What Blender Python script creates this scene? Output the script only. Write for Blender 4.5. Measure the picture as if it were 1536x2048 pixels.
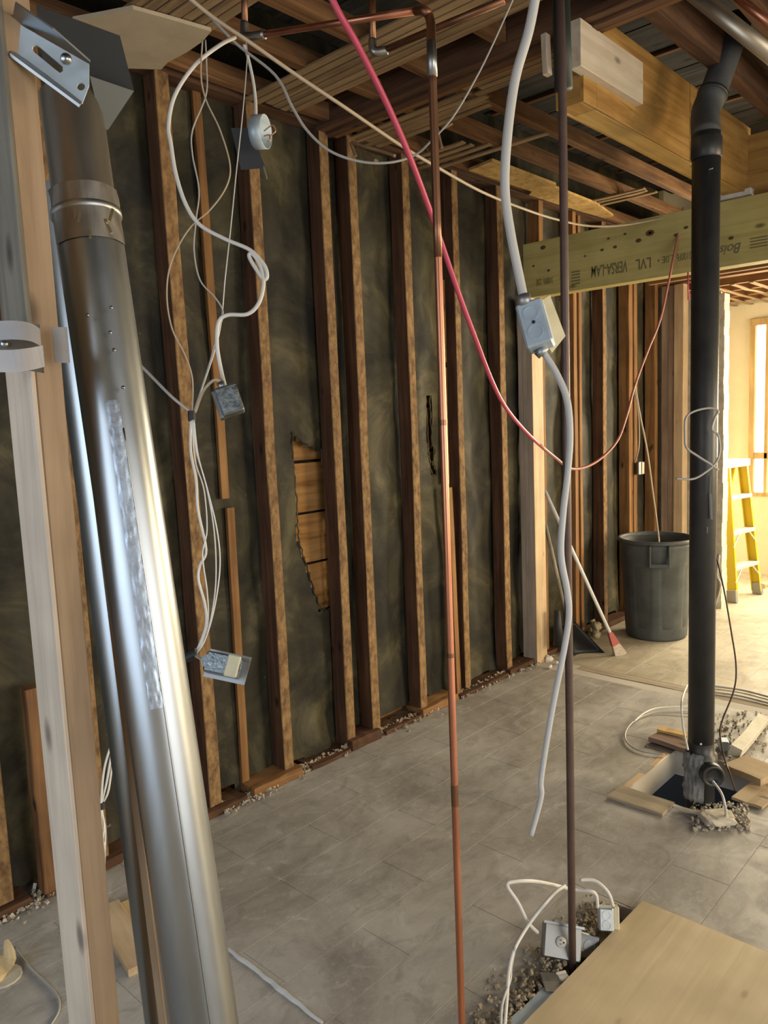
import bpy, bmesh, math, random
from mathutils import Vector, Matrix, noise
from mathutils.geometry import tessellate_polygon
random.seed(7)
for o in list(bpy.data.objects): bpy.data.objects.remove(o)
C = bpy.context.scene.collection
S = bpy.context.scene

# ------------------------------------------------------------------ camera
F, CX, CY, H = 1538.0, 768.0, 1024.0, 1.58
R = Matrix(((0.67694877, -0.11473134, 0.72703307), (-0.73492185, -0.05117684, 0.67621801), (-0.04037614, -0.99207744, -0.11896266)))
CAM = Vector((0, 0, H))
cd = bpy.data.cameras.new('camera'); cam = bpy.data.objects.new('camera', cd); C.objects.link(cam)
M3 = Matrix((R @ Vector((1, 0, 0)), R @ Vector((0, -1, 0)), R @ Vector((0, 0, -1)))).transposed()
cam.matrix_world = Matrix.Translation(CAM) @ M3.to_4x4()
cd.sensor_fit = 'VERTICAL'; cd.sensor_height = 24; cd.lens = F / 2048 * 24; cd.clip_start = 0.05
S.camera = cam

# ------------------------------------------------------------------ world, lights, exposure
S.view_settings.view_transform = 'Standard'; S.view_settings.look = 'None'
S.view_settings.gamma = 1; S.view_settings.use_curve_mapping = False
S.view_settings.exposure = 0.55
w = bpy.data.worlds.new('world'); S.world = w; w.use_nodes = True
w.node_tree.nodes['Background'].inputs[0].default_value = (0.75, 0.86, 1.0, 1)
w.node_tree.nodes['Background'].inputs[1].default_value = 1.0

def area(name, loc, aim, sx, sy, power, col):
    l = bpy.data.lights.new(name, 'AREA'); l.shape = 'RECTANGLE'; l.size = sx; l.size_y = sy
    l.energy = power; l.color = col
    o = bpy.data.objects.new(name, l); C.objects.link(o); o.location = loc
    o.rotation_euler = (Vector(aim) - Vector(loc)).to_track_quat('-Z', 'Y').to_euler()
    return o
# daylight of the back and far-room windows; both right-wall lights are added fill
area('daylight_back_window', (-1.25, 1.0, 1.55), (0.3, 1.3, 0.3), 1.5, 1.5, 15, (0.72, 0.86, 1.0))
area('right_wall_fill', (1.0, -2.9, 1.5), (1.4, 0, 0.1), 3.0, 1.6, 54, (1.0, 0.93, 0.81))
area('middle_room_fill', (5.2, -2.9, 1.5), (4.8, 0, 0.5), 1.8, 1.6, 135, (1.0, 0.80, 0.49))
area('daylight_far_window', (7.4, 0.9, 1.5), (6.0, 0.9, 0.9), 2.4, 1.5, 170, (1.0, 0.86, 0.60))

# ------------------------------------------------------------------ picture-measured points
def ray(px, py): return R @ Vector((px - CX, py - CY, F))
def P(px, py, d): return CAM + ray(px, py) * (d / F)
def PX(px, py, x):
    r = ray(px, py); return CAM + r * (x / r.x)
def PY(px, py, y):
    r = ray(px, py); return CAM + r * (y / r.y)
def PZ(px, py, z=0.0):
    r = ray(px, py); return CAM + r * ((z - H) / r.z)

# ------------------------------------------------------------------ materials
def mat(name, base, rough=0.7, metal=0.0, **k):
    m = bpy.data.materials.new(name); m.use_nodes = True
    nt = m.node_tree; b = nt.nodes['Principled BSDF']
    b.inputs['Base Color'].default_value = (*base, 1); b.inputs['Roughness'].default_value = rough
    b.inputs['Metallic'].default_value = metal
    if 'spec' in k: b.inputs['Specular IOR Level'].default_value = k['spec']
    return m
def N(nt, t, **k):
    n = nt.nodes.new(t)
    for a, v in k.items():
        if a.startswith('i_'):
            key = a[2:]; key = int(key) if key.isdigit() else key
            n.inputs[key].default_value = v
        else: setattr(n, a, v)
    return n
def ramp(nt, src, stops):
    r = nt.nodes.new('ShaderNodeValToRGB'); e = r.color_ramp.elements
    while len(e) < len(stops): e.new(0.5)
    for i, (p, c) in enumerate(stops):
        e[i].position = p; e[i].color = (*c, 1) if len(c) == 3 else c
    nt.links.new(src, r.inputs[0]); return r.outputs[0]
def mix(nt, f, a, b, mode='MIX'):
    n = nt.nodes.new('ShaderNodeMix'); n.data_type = 'RGBA'; n.blend_type = mode
    for v, i in ((f, 0), (a, 6), (b, 7)):
        if hasattr(v, 'links'): nt.links.new(v, n.inputs[i])
        elif i == 0: n.inputs[0].default_value = v
        else: n.inputs[i].default_value = (*v, 1)
    return n.outputs[2]
def coords(nt, scale=(1, 1, 1), rnd=True):
    tc = nt.nodes.new('ShaderNodeTexCoord'); mp = nt.nodes.new('ShaderNodeMapping')
    mp.inputs['Scale'].default_value = scale
    nt.links.new(tc.outputs['Object'], mp.inputs[0])
    if rnd:
        oi = nt.nodes.new('ShaderNodeObjectInfo'); cm = nt.nodes.new('ShaderNodeCombineXYZ'); mu = N(nt, 'ShaderNodeMath', operation='MULTIPLY'); mu.inputs[1].default_value = 37.0
        nt.links.new(oi.outputs['Random'], mu.inputs[0])
        for i in range(3): nt.links.new(mu.outputs[0], cm.inputs[i])
        nt.links.new(cm.outputs[0], mp.inputs['Location'])
    return mp.outputs[0], tc
def noi(nt, vec, scale, detail=4, rough=0.6, dist=0.0):
    n = N(nt, 'ShaderNodeTexNoise'); n.inputs['Scale'].default_value = scale; n.inputs['Detail'].default_value = detail
    n.inputs['Roughness'].default_value = rough; n.inputs['Distortion'].default_value = dist
    nt.links.new(vec, n.inputs['Vector']); return n.outputs[0]
def bump(nt, h, strength=0.3, dist=0.004):
    b = N(nt, 'ShaderNodeBump'); b.inputs['Strength'].default_value = strength; b.inputs['Distance'].default_value = dist
    nt.links.new(h, b.inputs['Height']); nt.links.new(b.outputs[0], nt.nodes['Principled BSDF'].inputs['Normal'])
def wood(name, dark, mid, light, rough=0.75, knots=True, mottle=None, along=2, spec=0.25):
    """grain runs along the local axis `along`"""
    m = mat(name, mid, rough, spec=spec); nt = m.node_tree; p = nt.nodes['Principled BSDF']
    sc = [26, 26, 26]; sc[along] = 1.6
    v, tc = coords(nt, tuple(sc))
    g = noi(nt, v, 1.0, 6, 0.62, 0.7)
    col = ramp(nt, g, [(0.32, dark), (0.5, mid), (0.70, light)])
    v2, _ = coords(nt, (3, 3, 3))
    b = noi(nt, v2, 1.0, 3)
    col = mix(nt, ramp(nt, b, [(0.35, (0, 0, 0)), (0.7, (0.5, 0.5, 0.5))]), col, tuple(c * 0.55 for c in dark))
    if knots:
        s3 = [9, 9, 9]; s3[along] = 4.0
        v3, _ = coords(nt, tuple(s3)); vo = N(nt, 'ShaderNodeTexVoronoi'); nt.links.new(v3, vo.inputs['Vector']); vo.inputs['Scale'].default_value = 1.0
        k = ramp(nt, vo.outputs['Distance'], [(0.05, (1, 1, 1)), (0.13, (0, 0, 0))])
        col = mix(nt, k, col, tuple(c * 0.42 for c in dark))
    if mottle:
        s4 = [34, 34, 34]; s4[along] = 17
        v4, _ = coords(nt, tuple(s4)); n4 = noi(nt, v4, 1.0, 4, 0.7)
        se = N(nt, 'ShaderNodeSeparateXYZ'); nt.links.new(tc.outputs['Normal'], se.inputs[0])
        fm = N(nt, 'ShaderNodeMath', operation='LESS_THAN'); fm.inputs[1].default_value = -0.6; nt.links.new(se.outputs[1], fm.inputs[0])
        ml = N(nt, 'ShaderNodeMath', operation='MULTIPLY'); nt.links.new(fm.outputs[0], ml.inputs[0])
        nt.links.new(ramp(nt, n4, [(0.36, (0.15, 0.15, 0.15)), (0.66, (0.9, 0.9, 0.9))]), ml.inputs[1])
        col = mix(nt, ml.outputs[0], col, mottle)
    nt.links.new(col, p.inputs['Base Color']); bump(nt, g, 0.35, 0.002)
    return m
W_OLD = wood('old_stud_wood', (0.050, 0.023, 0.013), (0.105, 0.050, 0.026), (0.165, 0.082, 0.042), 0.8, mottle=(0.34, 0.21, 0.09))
W_FUR = wood('furring_and_lit_stud_wood', (0.15, 0.07, 0.025), (0.27, 0.135, 0.05), (0.37, 0.20, 0.08), 0.75)
W_JOI = wood('joist_wood', (0.09, 0.042, 0.018), (0.19, 0.095, 0.04), (0.28, 0.15, 0.066), 0.8)
W_DRK = wood('dark_header_wood', (0.05, 0.024, 0.014), (0.10, 0.05, 0.028), (0.17, 0.09, 0.05), 0.85)
W_LATH = wood('lath_wood', (0.16, 0.105, 0.058), (0.30, 0.20, 0.11), (0.40, 0.285, 0.165), 0.85, knots=False)
W_NEW = wood('new_pine', (0.50, 0.35, 0.20), (0.62, 0.46, 0.29), (0.70, 0.55, 0.37), 0.6)
W_POST = wood('tan_pine_post', (0.26, 0.17, 0.10), (0.36, 0.25, 0.155), (0.42, 0.30, 0.19), 0.6)
W_NEWP = wood('pale_new_pine', (0.42, 0.34, 0.27), (0.53, 0.44, 0.35), (0.60, 0.51, 0.42), 0.6)
W_PALE = wood('pinkish_new_post', (0.28, 0.19, 0.13), (0.36, 0.26, 0.18), (0.46, 0.34, 0.24), 0.65)
W_SHE = wood('sheathing_wood', (0.20, 0.095, 0.028), (0.42, 0.21, 0.065), (0.55, 0.31, 0.12), 0.7, knots=False)
W_LVL = wood('veneer_beam_wood', (0.44, 0.37, 0.13), (0.55, 0.47, 0.18), (0.62, 0.54, 0.23), 0.6, knots=True)
W_BOX = wood('plywood_beam', (0.26, 0.13, 0.035), (0.42, 0.24, 0.07), (0.52, 0.31, 0.10), 0.6, knots=False)
W_PLY = wood('plywood_sheet', (0.52, 0.38, 0.19), (0.62, 0.47, 0.26), (0.68, 0.53, 0.31), 0.6)
W_PBD = wood('primed_board', (0.50, 0.42, 0.32), (0.60, 0.52, 0.42), (0.66, 0.60, 0.50), 0.6)
W_GREY = wood('grey_board_wood', (0.11, 0.095, 0.075), (0.17, 0.15, 0.12), (0.25, 0.23, 0.19), 0.85)
W_OSB = wood('strand_board', (0.34, 0.20, 0.06), (0.55, 0.36, 0.13), (0.66, 0.46, 0.20), 0.8, knots=False)
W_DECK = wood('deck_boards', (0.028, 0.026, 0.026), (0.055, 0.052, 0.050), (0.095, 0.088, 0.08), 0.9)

def paper():
    m = mat('tar_paper', (0.06, 0.055, 0.035), 0.5, spec=0.45); nt = m.node_tree; p = nt.nodes['Principled BSDF']
    v, _ = coords(nt, (1, 1, 1), False)
    a = noi(nt, v, 2.2, 6, 0.65, 0.6)
    col = ramp(nt, a, [(0.40, (0.010, 0.009, 0.0055)), (0.52, (0.034, 0.029, 0.014)), (0.66, (0.110, 0.094, 0.046))])  # lighter olive patches put wrinkle highlights into the colour
    b = noi(nt, v, 26, 4, 0.7)
    col = mix(nt, ramp(nt, b, [(0.70, (0, 0, 0)), (0.78, (0.5, 0.5, 0.5))]), col, (0.26, 0.25, 0.20))
    nt.links.new(col, p.inputs['Base Color'])
    c = noi(nt, v, 7, 5, 0.6, 1.0); bump(nt, c, 0.5, 0.012)
    nt.links.new(ramp(nt, a, [(0.3, (0.75,) * 3), (0.7, (0.6,) * 3)]), p.inputs['Roughness'])
    return m
M_PAPER = paper()
def tilemat(name, c1, c2, c3):
    m = mat(name, c2, 0.55, spec=0.35); nt = m.node_tree; p = nt.nodes['Principled BSDF']
    tc = N(nt, 'ShaderNodeNewGeometry'); v = tc.outputs['Position']
    oi = nt.nodes.new('ShaderNodeObjectInfo')
    a = noi(nt, v, 1.7, 8, 0.68, 0.6)
    col = ramp(nt, a, [(0.34, c1), (0.5, c2), (0.66, c3)])
    mp = N(nt, 'ShaderNodeMapping'); mp.inputs['Scale'].default_value = (6, 13, 5); nt.links.new(v, mp.inputs[0])
    st = noi(nt, mp.outputs[0], 1.0, 7, 0.7, 1.2)
    col = mix(nt, ramp(nt, st, [(0.36, (0.35, 0.35, 0.35)), (0.52, (0, 0, 0))]), col, tuple(x * 0.6 for x in c1))
    f = noi(nt, v, 48, 4, 0.75)
    col = mix(nt, ramp(nt, f, [(0.56, (0, 0, 0)), (0.74, (0.32, 0.32, 0.32))]), col, (0.62, 0.60, 0.56))
    d = noi(nt, v, 4.5, 5, 0.7, 2.2)
    col = mix(nt, ramp(nt, d, [(0.58, (0, 0, 0)), (0.70, (0.38, 0.38, 0.38))]), col, (0.60, 0.59, 0.57))
    nt.links.new(col, p.inputs['Base Color'])
    nt.links.new(ramp(nt, d, [(0.4, (0.42,) * 3), (0.7, (0.75,) * 3)]), p.inputs['Roughness'])
    bump(nt, f, 0.15, 0.001)
    return m
M_TILE = tilemat('vinyl_tile', (0.26, 0.24, 0.215), (0.365, 0.345, 0.315), (0.46, 0.44, 0.41))
M_TILE2 = tilemat('tan_tile', (0.32, 0.28, 0.21), (0.42, 0.37, 0.28), (0.52, 0.46, 0.36))  # lighter, tanner tile for the floor past the header
M_GROUT = mat('subfloor', (0.46, 0.43, 0.38), 0.9)
M_DUST = mat('white_dust_line', (0.66, 0.65, 0.62), 0.9)
M_DARK = mat('crawlspace_dark', (0.02, 0.018, 0.015), 0.95)
def noisy(name, a, b, scale=8, rough=0.8, metal=0.0, bs=0.3, spec=0.3):
    m = mat(name, a, rough, metal, spec=spec); nt = m.node_tree
    v, _ = coords(nt, (1, 1, 1)); n = noi(nt, v, scale, 5, 0.65)
    nt.links.new(ramp(nt, n, [(0.35, a), (0.65, b)]), nt.nodes['Principled BSDF'].inputs['Base Color']); bump(nt, n, bs, 0.002)
    return m
M_PLAST = noisy('plaster', (0.42, 0.38, 0.30), (0.62, 0.57, 0.47), 14, 0.9)
M_DRYW = noisy('drywall_back', (0.40, 0.33, 0.235), (0.48, 0.40, 0.29), 5, 0.9)
M_GYP = noisy('gypsum_edge', (0.55, 0.52, 0.47), (0.68, 0.64, 0.58), 20, 0.9)
M_WALLB = noisy('bright_painted_wall', (0.72, 0.64, 0.46), (0.80, 0.73, 0.56), 2, 0.8, bs=0.05)
M_WALLD = noisy('plain_wall', (0.42, 0.38, 0.32), (0.48, 0.44, 0.38), 2, 0.9, bs=0.05)
M_RUB = noisy('rubble', (0.20, 0.155, 0.10), (0.46, 0.39, 0.28), 30, 0.95)
M_RUBL = noisy('pale_rubble', (0.30, 0.26, 0.20), (0.52, 0.47, 0.40), 30, 0.95)
def metalm(name, col, r0=0.22, r1=0.42, scale=9, str_=0.12, stretch=(1, 1, 0.2)):
    m = mat(name, col, 0.3, 1.0); nt = m.node_tree; p = nt.nodes['Principled BSDF']
    v, _ = coords(nt, stretch); n = noi(nt, v, scale, 4, 0.6)
    nt.links.new(ramp(nt, n, [(0.3, (r0,) * 3), (0.7, (r1,) * 3)]), p.inputs['Roughness'])
    nt.links.new(ramp(nt, n, [(0.3, tuple(c * 0.82 for c in col)), (0.7, col)]), p.inputs['Base Color'])
    bump(nt, n, str_, 0.004); return m
M_GALV = metalm('galvanized_steel', (0.36, 0.38, 0.40), 0.28, 0.42)
M_GALVD = metalm('dull_galvanized_steel', (0.42, 0.43, 0.44), 0.40, 0.6)
M_FOIL = metalm('foil_tape', (0.46, 0.53, 0.64), 0.35, 0.55, 60, 0.2, (1, 1, 1))
M_BOXD = metalm('scratched_box_steel', (0.30, 0.34, 0.37), 0.3, 0.6, 60, 0.5, (1, 1, 1))
M_BOXM = metalm('electrical_box_steel', (0.50, 0.60, 0.70), 0.42, 0.6, 20, 0.1, (1, 1, 1)); M_BOXM.node_tree.nodes['Principled BSDF'].inputs['Metallic'].default_value = 0.55
M_PLD2 = metalm('sheet_leaf', (.20, .21, .21), .7, .85)
M_PLD = metalm('dark_steel_plate', (0.085, 0.088, 0.092), 0.6, 0.75)
M_COP = metalm('copper', (0.62, 0.27, 0.17), 0.28, 0.5, 14, 0.08)
M_COPD = metalm('tarnished_copper', (0.30, 0.155, 0.095), 0.3, 0.55, 14, 0.08)
M_SOLD = metalm('solder', (0.42, 0.43, 0.44), 0.3, 0.5)
M_IRON = noisy('brown_iron_pipe', (0.085, 0.052, 0.045), (0.115, 0.075, 0.065), 12, 0.45, 0.3, 0.1, 0.5)
M_BRASS = metalm('old_pipe_metal', (0.52, 0.44, 0.33), 0.35, 0.55)
M_ABS = noisy('black_drain_pipe', (0.022, 0.023, 0.024), (0.035, 0.036, 0.037), 10, 0.42, 0, 0.05, 0.5)
M_ABSG = noisy('grey_dusty_pipe', (0.06, 0.065, 0.07), (0.10, 0.105, 0.11), 10, 0.6, 0, 0.05)
M_GRN = mat('dark_green_sleeve', (0.012, 0.022, 0.021), 0.55)
M_WCAB = mat('white_cable_jacket', (0.66, 0.65, 0.63), 0.5)
M_GCAB = mat('grey_cable_jacket', (0.40, 0.39, 0.37), 0.5)
M_BCAB = mat('beige_cable_jacket', (0.45, 0.36, 0.26), 0.6)
M_BXC = mat('pale_sheathed_cable', (0.50, 0.49, 0.48), 0.5)
M_PINK = mat('red_tubing', (0.56, 0.075, 0.135), 0.38)
M_PINK2 = mat('faded_red_tubing', (0.46, 0.16, 0.12), 0.45)
M_BLK = mat('black_rubber', (0.015, 0.015, 0.016), 0.6)
M_BRWN = mat('dark_brown_wire', (0.05, 0.022, 0.016), 0.5)
M_COPW = mat('copper_wire', (0.55, 0.28, 0.14), 0.35, 0.6)
M_BEIGE = noisy('beige_plate', (0.50, 0.46, 0.32), (0.60, 0.56, 0.41), 12, 0.55)
M_WPL = mat('white_plastic', (0.70, 0.70, 0.70), 0.45)
M_WST = mat('pale_strap_metal', (0.74, 0.73, 0.76), 0.4, 0.0)
M_CAN = noisy('grey_bin_plastic', (0.060, 0.068, 0.070), (0.095, 0.105, 0.105), 6, 0.5, 0, 0.1)
M_YEL = mat('yellow_fiberglass', (0.62, 0.46, 0.02), 0.45)
M_ALU = noisy('dusty_aluminium', (0.52, 0.50, 0.44), (0.68, 0.66, 0.58), 30, 0.5, 0.3)
M_RED = mat('red_broom_cap', (0.42, 0.09, 0.07), 0.5)
M_BRIS = noisy('pale_bristles', (0.45, 0.38, 0.30), (0.60, 0.52, 0.42), 60, 0.9)
M_INK = mat('black_stamp_ink', (0.17, 0.15, 0.07), 0.8)
M_WFR = wood('window_frame_wood', (0.42, 0.28, 0.12), (0.55, 0.38, 0.17), (0.62, 0.45, 0.22), 0.5, knots=False)
def emis(name, c, s):
    m = bpy.data.materials.new(name); m.use_nodes = True; nt = m.node_tree; b = nt.nodes['Principled BSDF']
    b.inputs['Base Color'].default_value = (*c, 1); b.inputs['Emission Color'].default_value = (*c, 1); b.inputs['Emission Strength'].default_value = s
    return m
M_PANE = emis('backlit_pane', (1.0, 0.93, 0.72), 2.2)

# ------------------------------------------------------------------ mesh helpers
def link(name, me, m, parent=None, smooth=False, mw=None):
    o = bpy.data.objects.new(name, me); C.objects.link(o)
    if m is not None and not me.materials: me.materials.append(m)
    if mw is not None: o.matrix_world = mw
    if parent is not None: o.parent = parent; o.matrix_parent_inverse = parent.matrix_world.inverted()
    if smooth:
        for p in me.polygons: p.use_smooth = True
    return o
def tag(o, label=None, cat=None, group=None, kind=None):
    if label: o['label'] = label
    if cat: o['category'] = cat
    if group: o['group'] = group
    if kind: o['kind'] = kind
    return o
def thing(name, label, cat, loc=(0, 0, 0), group=None):
    o = bpy.data.objects.new(name, None); C.objects.link(o); o.location = loc
    o.matrix_world = Matrix.Translation(Vector(loc)); o.empty_display_size = 0.1
    return tag(o, label, cat, group)
class MB:
    def __init__(s): s.bm = bmesh.new()
    def box(s, lo, hi, mw=None, bevel=0.0):
        lo, hi = Vector(lo), Vector(hi); r = bmesh.ops.create_cube(s.bm, size=1.0); vs = r['verts']
        for v in vs: v.co = Vector([(lo[i] + hi[i]) / 2 + v.co[i] * (hi[i] - lo[i]) for i in range(3)])
        if bevel: 
            es = list({e for v in vs for e in v.link_edges})
            rr = bmesh.ops.bevel(s.bm, geom=es, offset=bevel, segments=1, affect='EDGES'); vs = list({v for f in rr['faces'] for v in f.verts} | {v for v in vs if v.is_valid})
        if mw is not None: bmesh.ops.transform(s.bm, matrix=mw, verts=vs)
        return s
    def tube(s, pts, r, n=10, cap=True, sm=6, flat=1.0, closed=False):
        pts = [Vector(p) for p in pts]
        if sm > 1 and len(pts) > 2: pts = catmull(pts, sm)
        rs = r if isinstance(r, (list, tuple)) else [r] * len(pts)
        if len(rs) != len(pts):
            k = len(rs) - 1; rs = [rs[min(k, int(i / (len(pts) - 1) * k))] * (1 - (i / (len(pts) - 1) * k) % 1) + rs[min(k, int(i / (len(pts) - 1) * k) + 1)] * ((i / (len(pts) - 1) * k) % 1) for i in range(len(pts))]
        rings = []; t0 = (pts[1] - pts[0]).normalized()
        u = t0.orthogonal().normalized()
        for i, p in enumerate(pts):
            t = (pts[min(i + 1, len(pts) - 1)] - pts[max(i - 1, 0)])
            t = t.normalized() if t.length > 1e-9 else t0
            u = (u - t * u.dot(t)); u = u.normalized() if u.length > 1e-6 else t.orthogonal().normalized(); v = t.cross(u)
            rings.append([s.bm.verts.new(p + (u * math.cos(2 * math.pi * k / n) + v * math.sin(2 * math.pi * k / n) * flat) * rs[i]) for k in range(n)])
        for a, b in zip(rings, rings[1:]):
            for k in range(n): s.bm.faces.new((a[k], a[(k + 1) % n], b[(k + 1) % n], b[k]))
        if cap: s.bm.faces.new(rings[0][::-1]); s.bm.faces.new(rings[-1])
        return s
    def lathe(s, prof, mw=None, n=32, capb=True, capt=False):
        rings = []
        for (r, z) in prof: rings.append([s.bm.verts.new((r * math.cos(2 * math.pi * k / n), r * math.sin(2 * math.pi * k / n), z)) for k in range(n)])
        for a, b in zip(rings, rings[1:]):
            for k in range(n): s.bm.faces.new((a[k], a[(k + 1) % n], b[(k + 1) % n], b[k]))
        if capb: s.bm.faces.new(rings[0][::-1])
        if capt: s.bm.faces.new(rings[-1])
        if mw is not None: bmesh.ops.transform(s.bm, matrix=mw, verts=[v for r in rings for v in r])
        return s
    def plate(s, outer, holes, o, u, v, n, t):
        """a sheet cut to the outline, with real holes; o origin, u v in-plane, n thickness direction"""
        loops = [[Vector((a, b, 0)) for a, b in l] for l in [outer] + list(holes)]
        tri = tessellate_polygon(loops); flat = [p for l in loops for p in l]
        f = lambda p, k: o + u * p.x + v * p.y + n * k
        A = [s.bm.verts.new(f(p, 0)) for p in flat]; B = [s.bm.verts.new(f(p, t)) for p in flat]
        for a, b, c in tri:
            try: s.bm.faces.new((A[a], A[b], A[c])); s.bm.faces.new((B[c], B[b], B[a]))
            except ValueError: pass
        i = 0
        for l in loops:
            m = len(l)
            for k in range(m):
                a, b = i + k, i + (k + 1) % m; s.bm.faces.new((A[a], A[b], B[b], B[a]))
            i += m
        return s
    def chunk(s, c, r, n=6):
        ang = random.random() * 6.28; vs = []
        r_ = bmesh.ops.create_icosphere(s.bm, subdivisions=1, radius=r) if r > 0.02 else bmesh.ops.create_cube(s.bm, size=r * 1.5)
        m = Matrix.Translation(c) @ Matrix.Rotation(ang, 4, Vector((random.random(), random.random(), random.random())).normalized()) @ Matrix.Diagonal((1, random.uniform(.5, 1.2), random.uniform(.35, .8), 1))
        for v in r_['verts']: v.co *= random.uniform(0.7, 1.2)
        bmesh.ops.transform(s.bm, matrix=m, verts=r_['verts']); return s
    def mesh(s, name):
        bmesh.ops.recalc_face_normals(s.bm, faces=s.bm.faces)
        me = bpy.data.meshes.new(name); s.bm.to_mesh(me); s.bm.free(); return me
    def obj(s, name, m, parent=None, smooth=False, mw=None): return link(name, s.mesh(name), m, parent, smooth, mw)
def catmull(p, k):
    out = []; q = [p[0]] + list(p) + [p[-1]]
    for i in range(1, len(q) - 2):
        a, b, c, d = q[i - 1:i + 3]
        for j in range(k):
            t = j / k; out.append(0.5 * ((2 * b) + (c - a) * t + (2 * a - 5 * b + 4 * c - d) * t * t + (3 * b - a - 3 * c + d) * t ** 3))
    out.append(p[-1]); return out
def board(name, a, b, w, d, m, parent=None, side=(1, 0, 0), jit=0.0015, seg=6, bev=0.0015):
    """plank from a to b (centre line), w wide along `side`, d deep across; grain along the local z axis"""
    a, b = Vector(a), Vector(b); z = (b - a); L = z.length; z.normalize()
    x = Vector(side); x = (x - z * x.dot(z)).normalized(); y = z.cross(x)
    bm = bmesh.new(); rings = []
    for i in range(seg + 1):
        ja, jb = (random.uniform(-jit, jit) for _ in range(2)); zz = L * i / seg; e = bev
        pr = [(-w / 2 + e, -d / 2), (w / 2 - e, -d / 2), (w / 2, -d / 2 + e), (w / 2, d / 2 - e), (w / 2 - e, d / 2), (-w / 2 + e, d / 2), (-w / 2, d / 2 - e), (-w / 2, -d / 2 + e)]
        rings.append([bm.verts.new((px_ + ja + random.uniform(-jit, jit) * .5, py_ + jb, zz)) for px_, py_ in pr])
    for r0, r1 in zip(rings, rings[1:]):
        for k in range(8): bm.faces.new((r0[k], r0[(k + 1) % 8], r1[(k + 1) % 8], r1[k]))
    bm.faces.new(rings[0][::-1]); bm.faces.new(rings[-1])
    me = bpy.data.meshes.new(name); bm.to_mesh(me); bm.free()
    mw = Matrix((x, y, z)).transposed().to_4x4(); mw.translation = a
    return link(name, me, m, parent, mw=mw)
def cable(name, pts, r, m, label=None, cat='cable', parent=None, n=8, flat=1.0, sm=6, group=None):
    o = MB().tube(pts, r, n=n, flat=flat, sm=sm).obj(name, m, parent, True)
    if label: tag(o, label, cat, group)
    return o

# ================================================================== SETTING
YS, YP = 2.585, 2.675          # face of the studs, plane of the paper
ZC = 2.88                      # underside of the joists
# ---- floor
holes = [(2.87, 3.40, 0.98, 1.37), (1.15, 2.17, 0.60, 1.075)]
def slab(mb, x0, x1, y0, y1, z0, z1):
    xs = sorted({x0, x1} | {v for h in holes for v in h[:2] if x0 < v < x1}); ys = sorted({y0, y1} | {v for h in holes for v in h[2:] if y0 < v < y1})
    for a, b in zip(xs, xs[1:]):
        for c, d in zip(ys, ys[1:]):
            if any(h[0] - 1e-6 <= a and b <= h[1] + 1e-6 and h[2] - 1e-6 <= c and d <= h[3] + 1e-6 for h in holes): continue
            mb.box((a, c, z0), (b, d, z1))
mb = MB(); slab(mb, -2.0, 7.7, -3.0, 2.75, -0.12, -0.0014)
floor = tag(mb.obj('floor', M_GROUT), kind='structure')
tag(MB().box((-2, -3, -0.75), (7.7, 2.75, -0.7)).obj('crawlspace_ground', M_DARK, floor))
TXY = []
def tiles(x0, x1, y0, rows, ln, m, off, pw=0.2):
    cache = {}
    for r in range(rows):
        ya, yb = y0 + r * pw, y0 + (r + 1) * pw
        st = off[0] if r % 2 == 0 else off[1]
        x = st + math.floor((x0 - st) / ln) * ln
        while x < x1:
            a, b = max(x, x0), min(x + ln, x1); x += ln
            if b - a < 0.02: continue
            segs = [(a, b, ya, yb)]
            for h in holes:
                ns = []
                for (p, q, s_, t_) in segs:
                    if q <= h[0] or p >= h[1] or t_ <= h[2] or s_ >= h[3]: ns.append((p, q, s_, t_)); continue
                    if p < h[0]: ns.append((p, h[0], s_, t_))
                    if q > h[1]: ns.append((h[1], q, s_, t_))
                    pp, qq = max(p, h[0]), min(q, h[1])
                    if s_ < h[2]: ns.append((pp, qq, s_, h[2]))
                    if t_ > h[3]: ns.append((pp, qq, h[3], t_))
                segs = ns
            for (p, q, s_, t_) in segs:
                if q - p < 0.02 or t_ - s_ < 0.015: continue
                key = (round(q - p, 3), round(t_ - s_, 3))
                if key not in cache:
                    cache[key] = MB().box((0.0010, 0.0010, -0.0065), (key[0] - 0.0010, key[1] - 0.0010, 0), bevel=0.0005).mesh('tile'); cache[key].materials.append(m)
                link('tile', cache[key], m, floor, mw=Matrix.Translation((p, s_, 0)))
tiles(0.32, 4.072, -0.38, 15, 0.62, M_TILE, (1.25, 1.56))
tiles(4.24, 7.56, 0.62, 10, 0.62, M_TILE2, (4.5, 4.8))
mb = MB(); mb.box((-2, -3, -0.007), (0.315, 2.6, -0.001)); mb.box((0.315, -3, -0.007), (7.58, -0.39, -0.001)); mb.box((4.24, -0.39, -0.007), (7.58, 0.61, -0.001))
tag(mb.obj('plain_floor_area', M_TILE, floor))  # plain floor beyond the laid tiles
# old partition line under the header: two rough strips with grooves
board('plate_strip', (4.11, 2.3, -0.008), (4.11, -2.8, -0.008), 0.07, 0.012, wood('dusty_strip', (0.28, .23, .17), (0.38, .32, .24), (0.47, .41, .32), .9), floor, seg=20, jit=0.003)
board('plate_strip', (4.195, 2.3, -0.006), (4.195, -2.8, -0.006), 0.07, 0.012, bpy.data.materials['dusty_strip'], floor, seg=20, jit=0.003)
# plaster dust line
dl = MB(); a0, a1 = PZ(455, 1898), PZ(645, 2046); 
dl.tube([a0 + (a1 - a0) * (i / 14) + Vector((random.uniform(-.004, .004), 0, 0)) for i in range(15)], [0.006, 0.010, 0.008, 0.011, 0.008, 0.006], n=6, sm=2, flat=0.35)
tag(dl.obj('plaster_ridge', M_DUST, floor))

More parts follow.
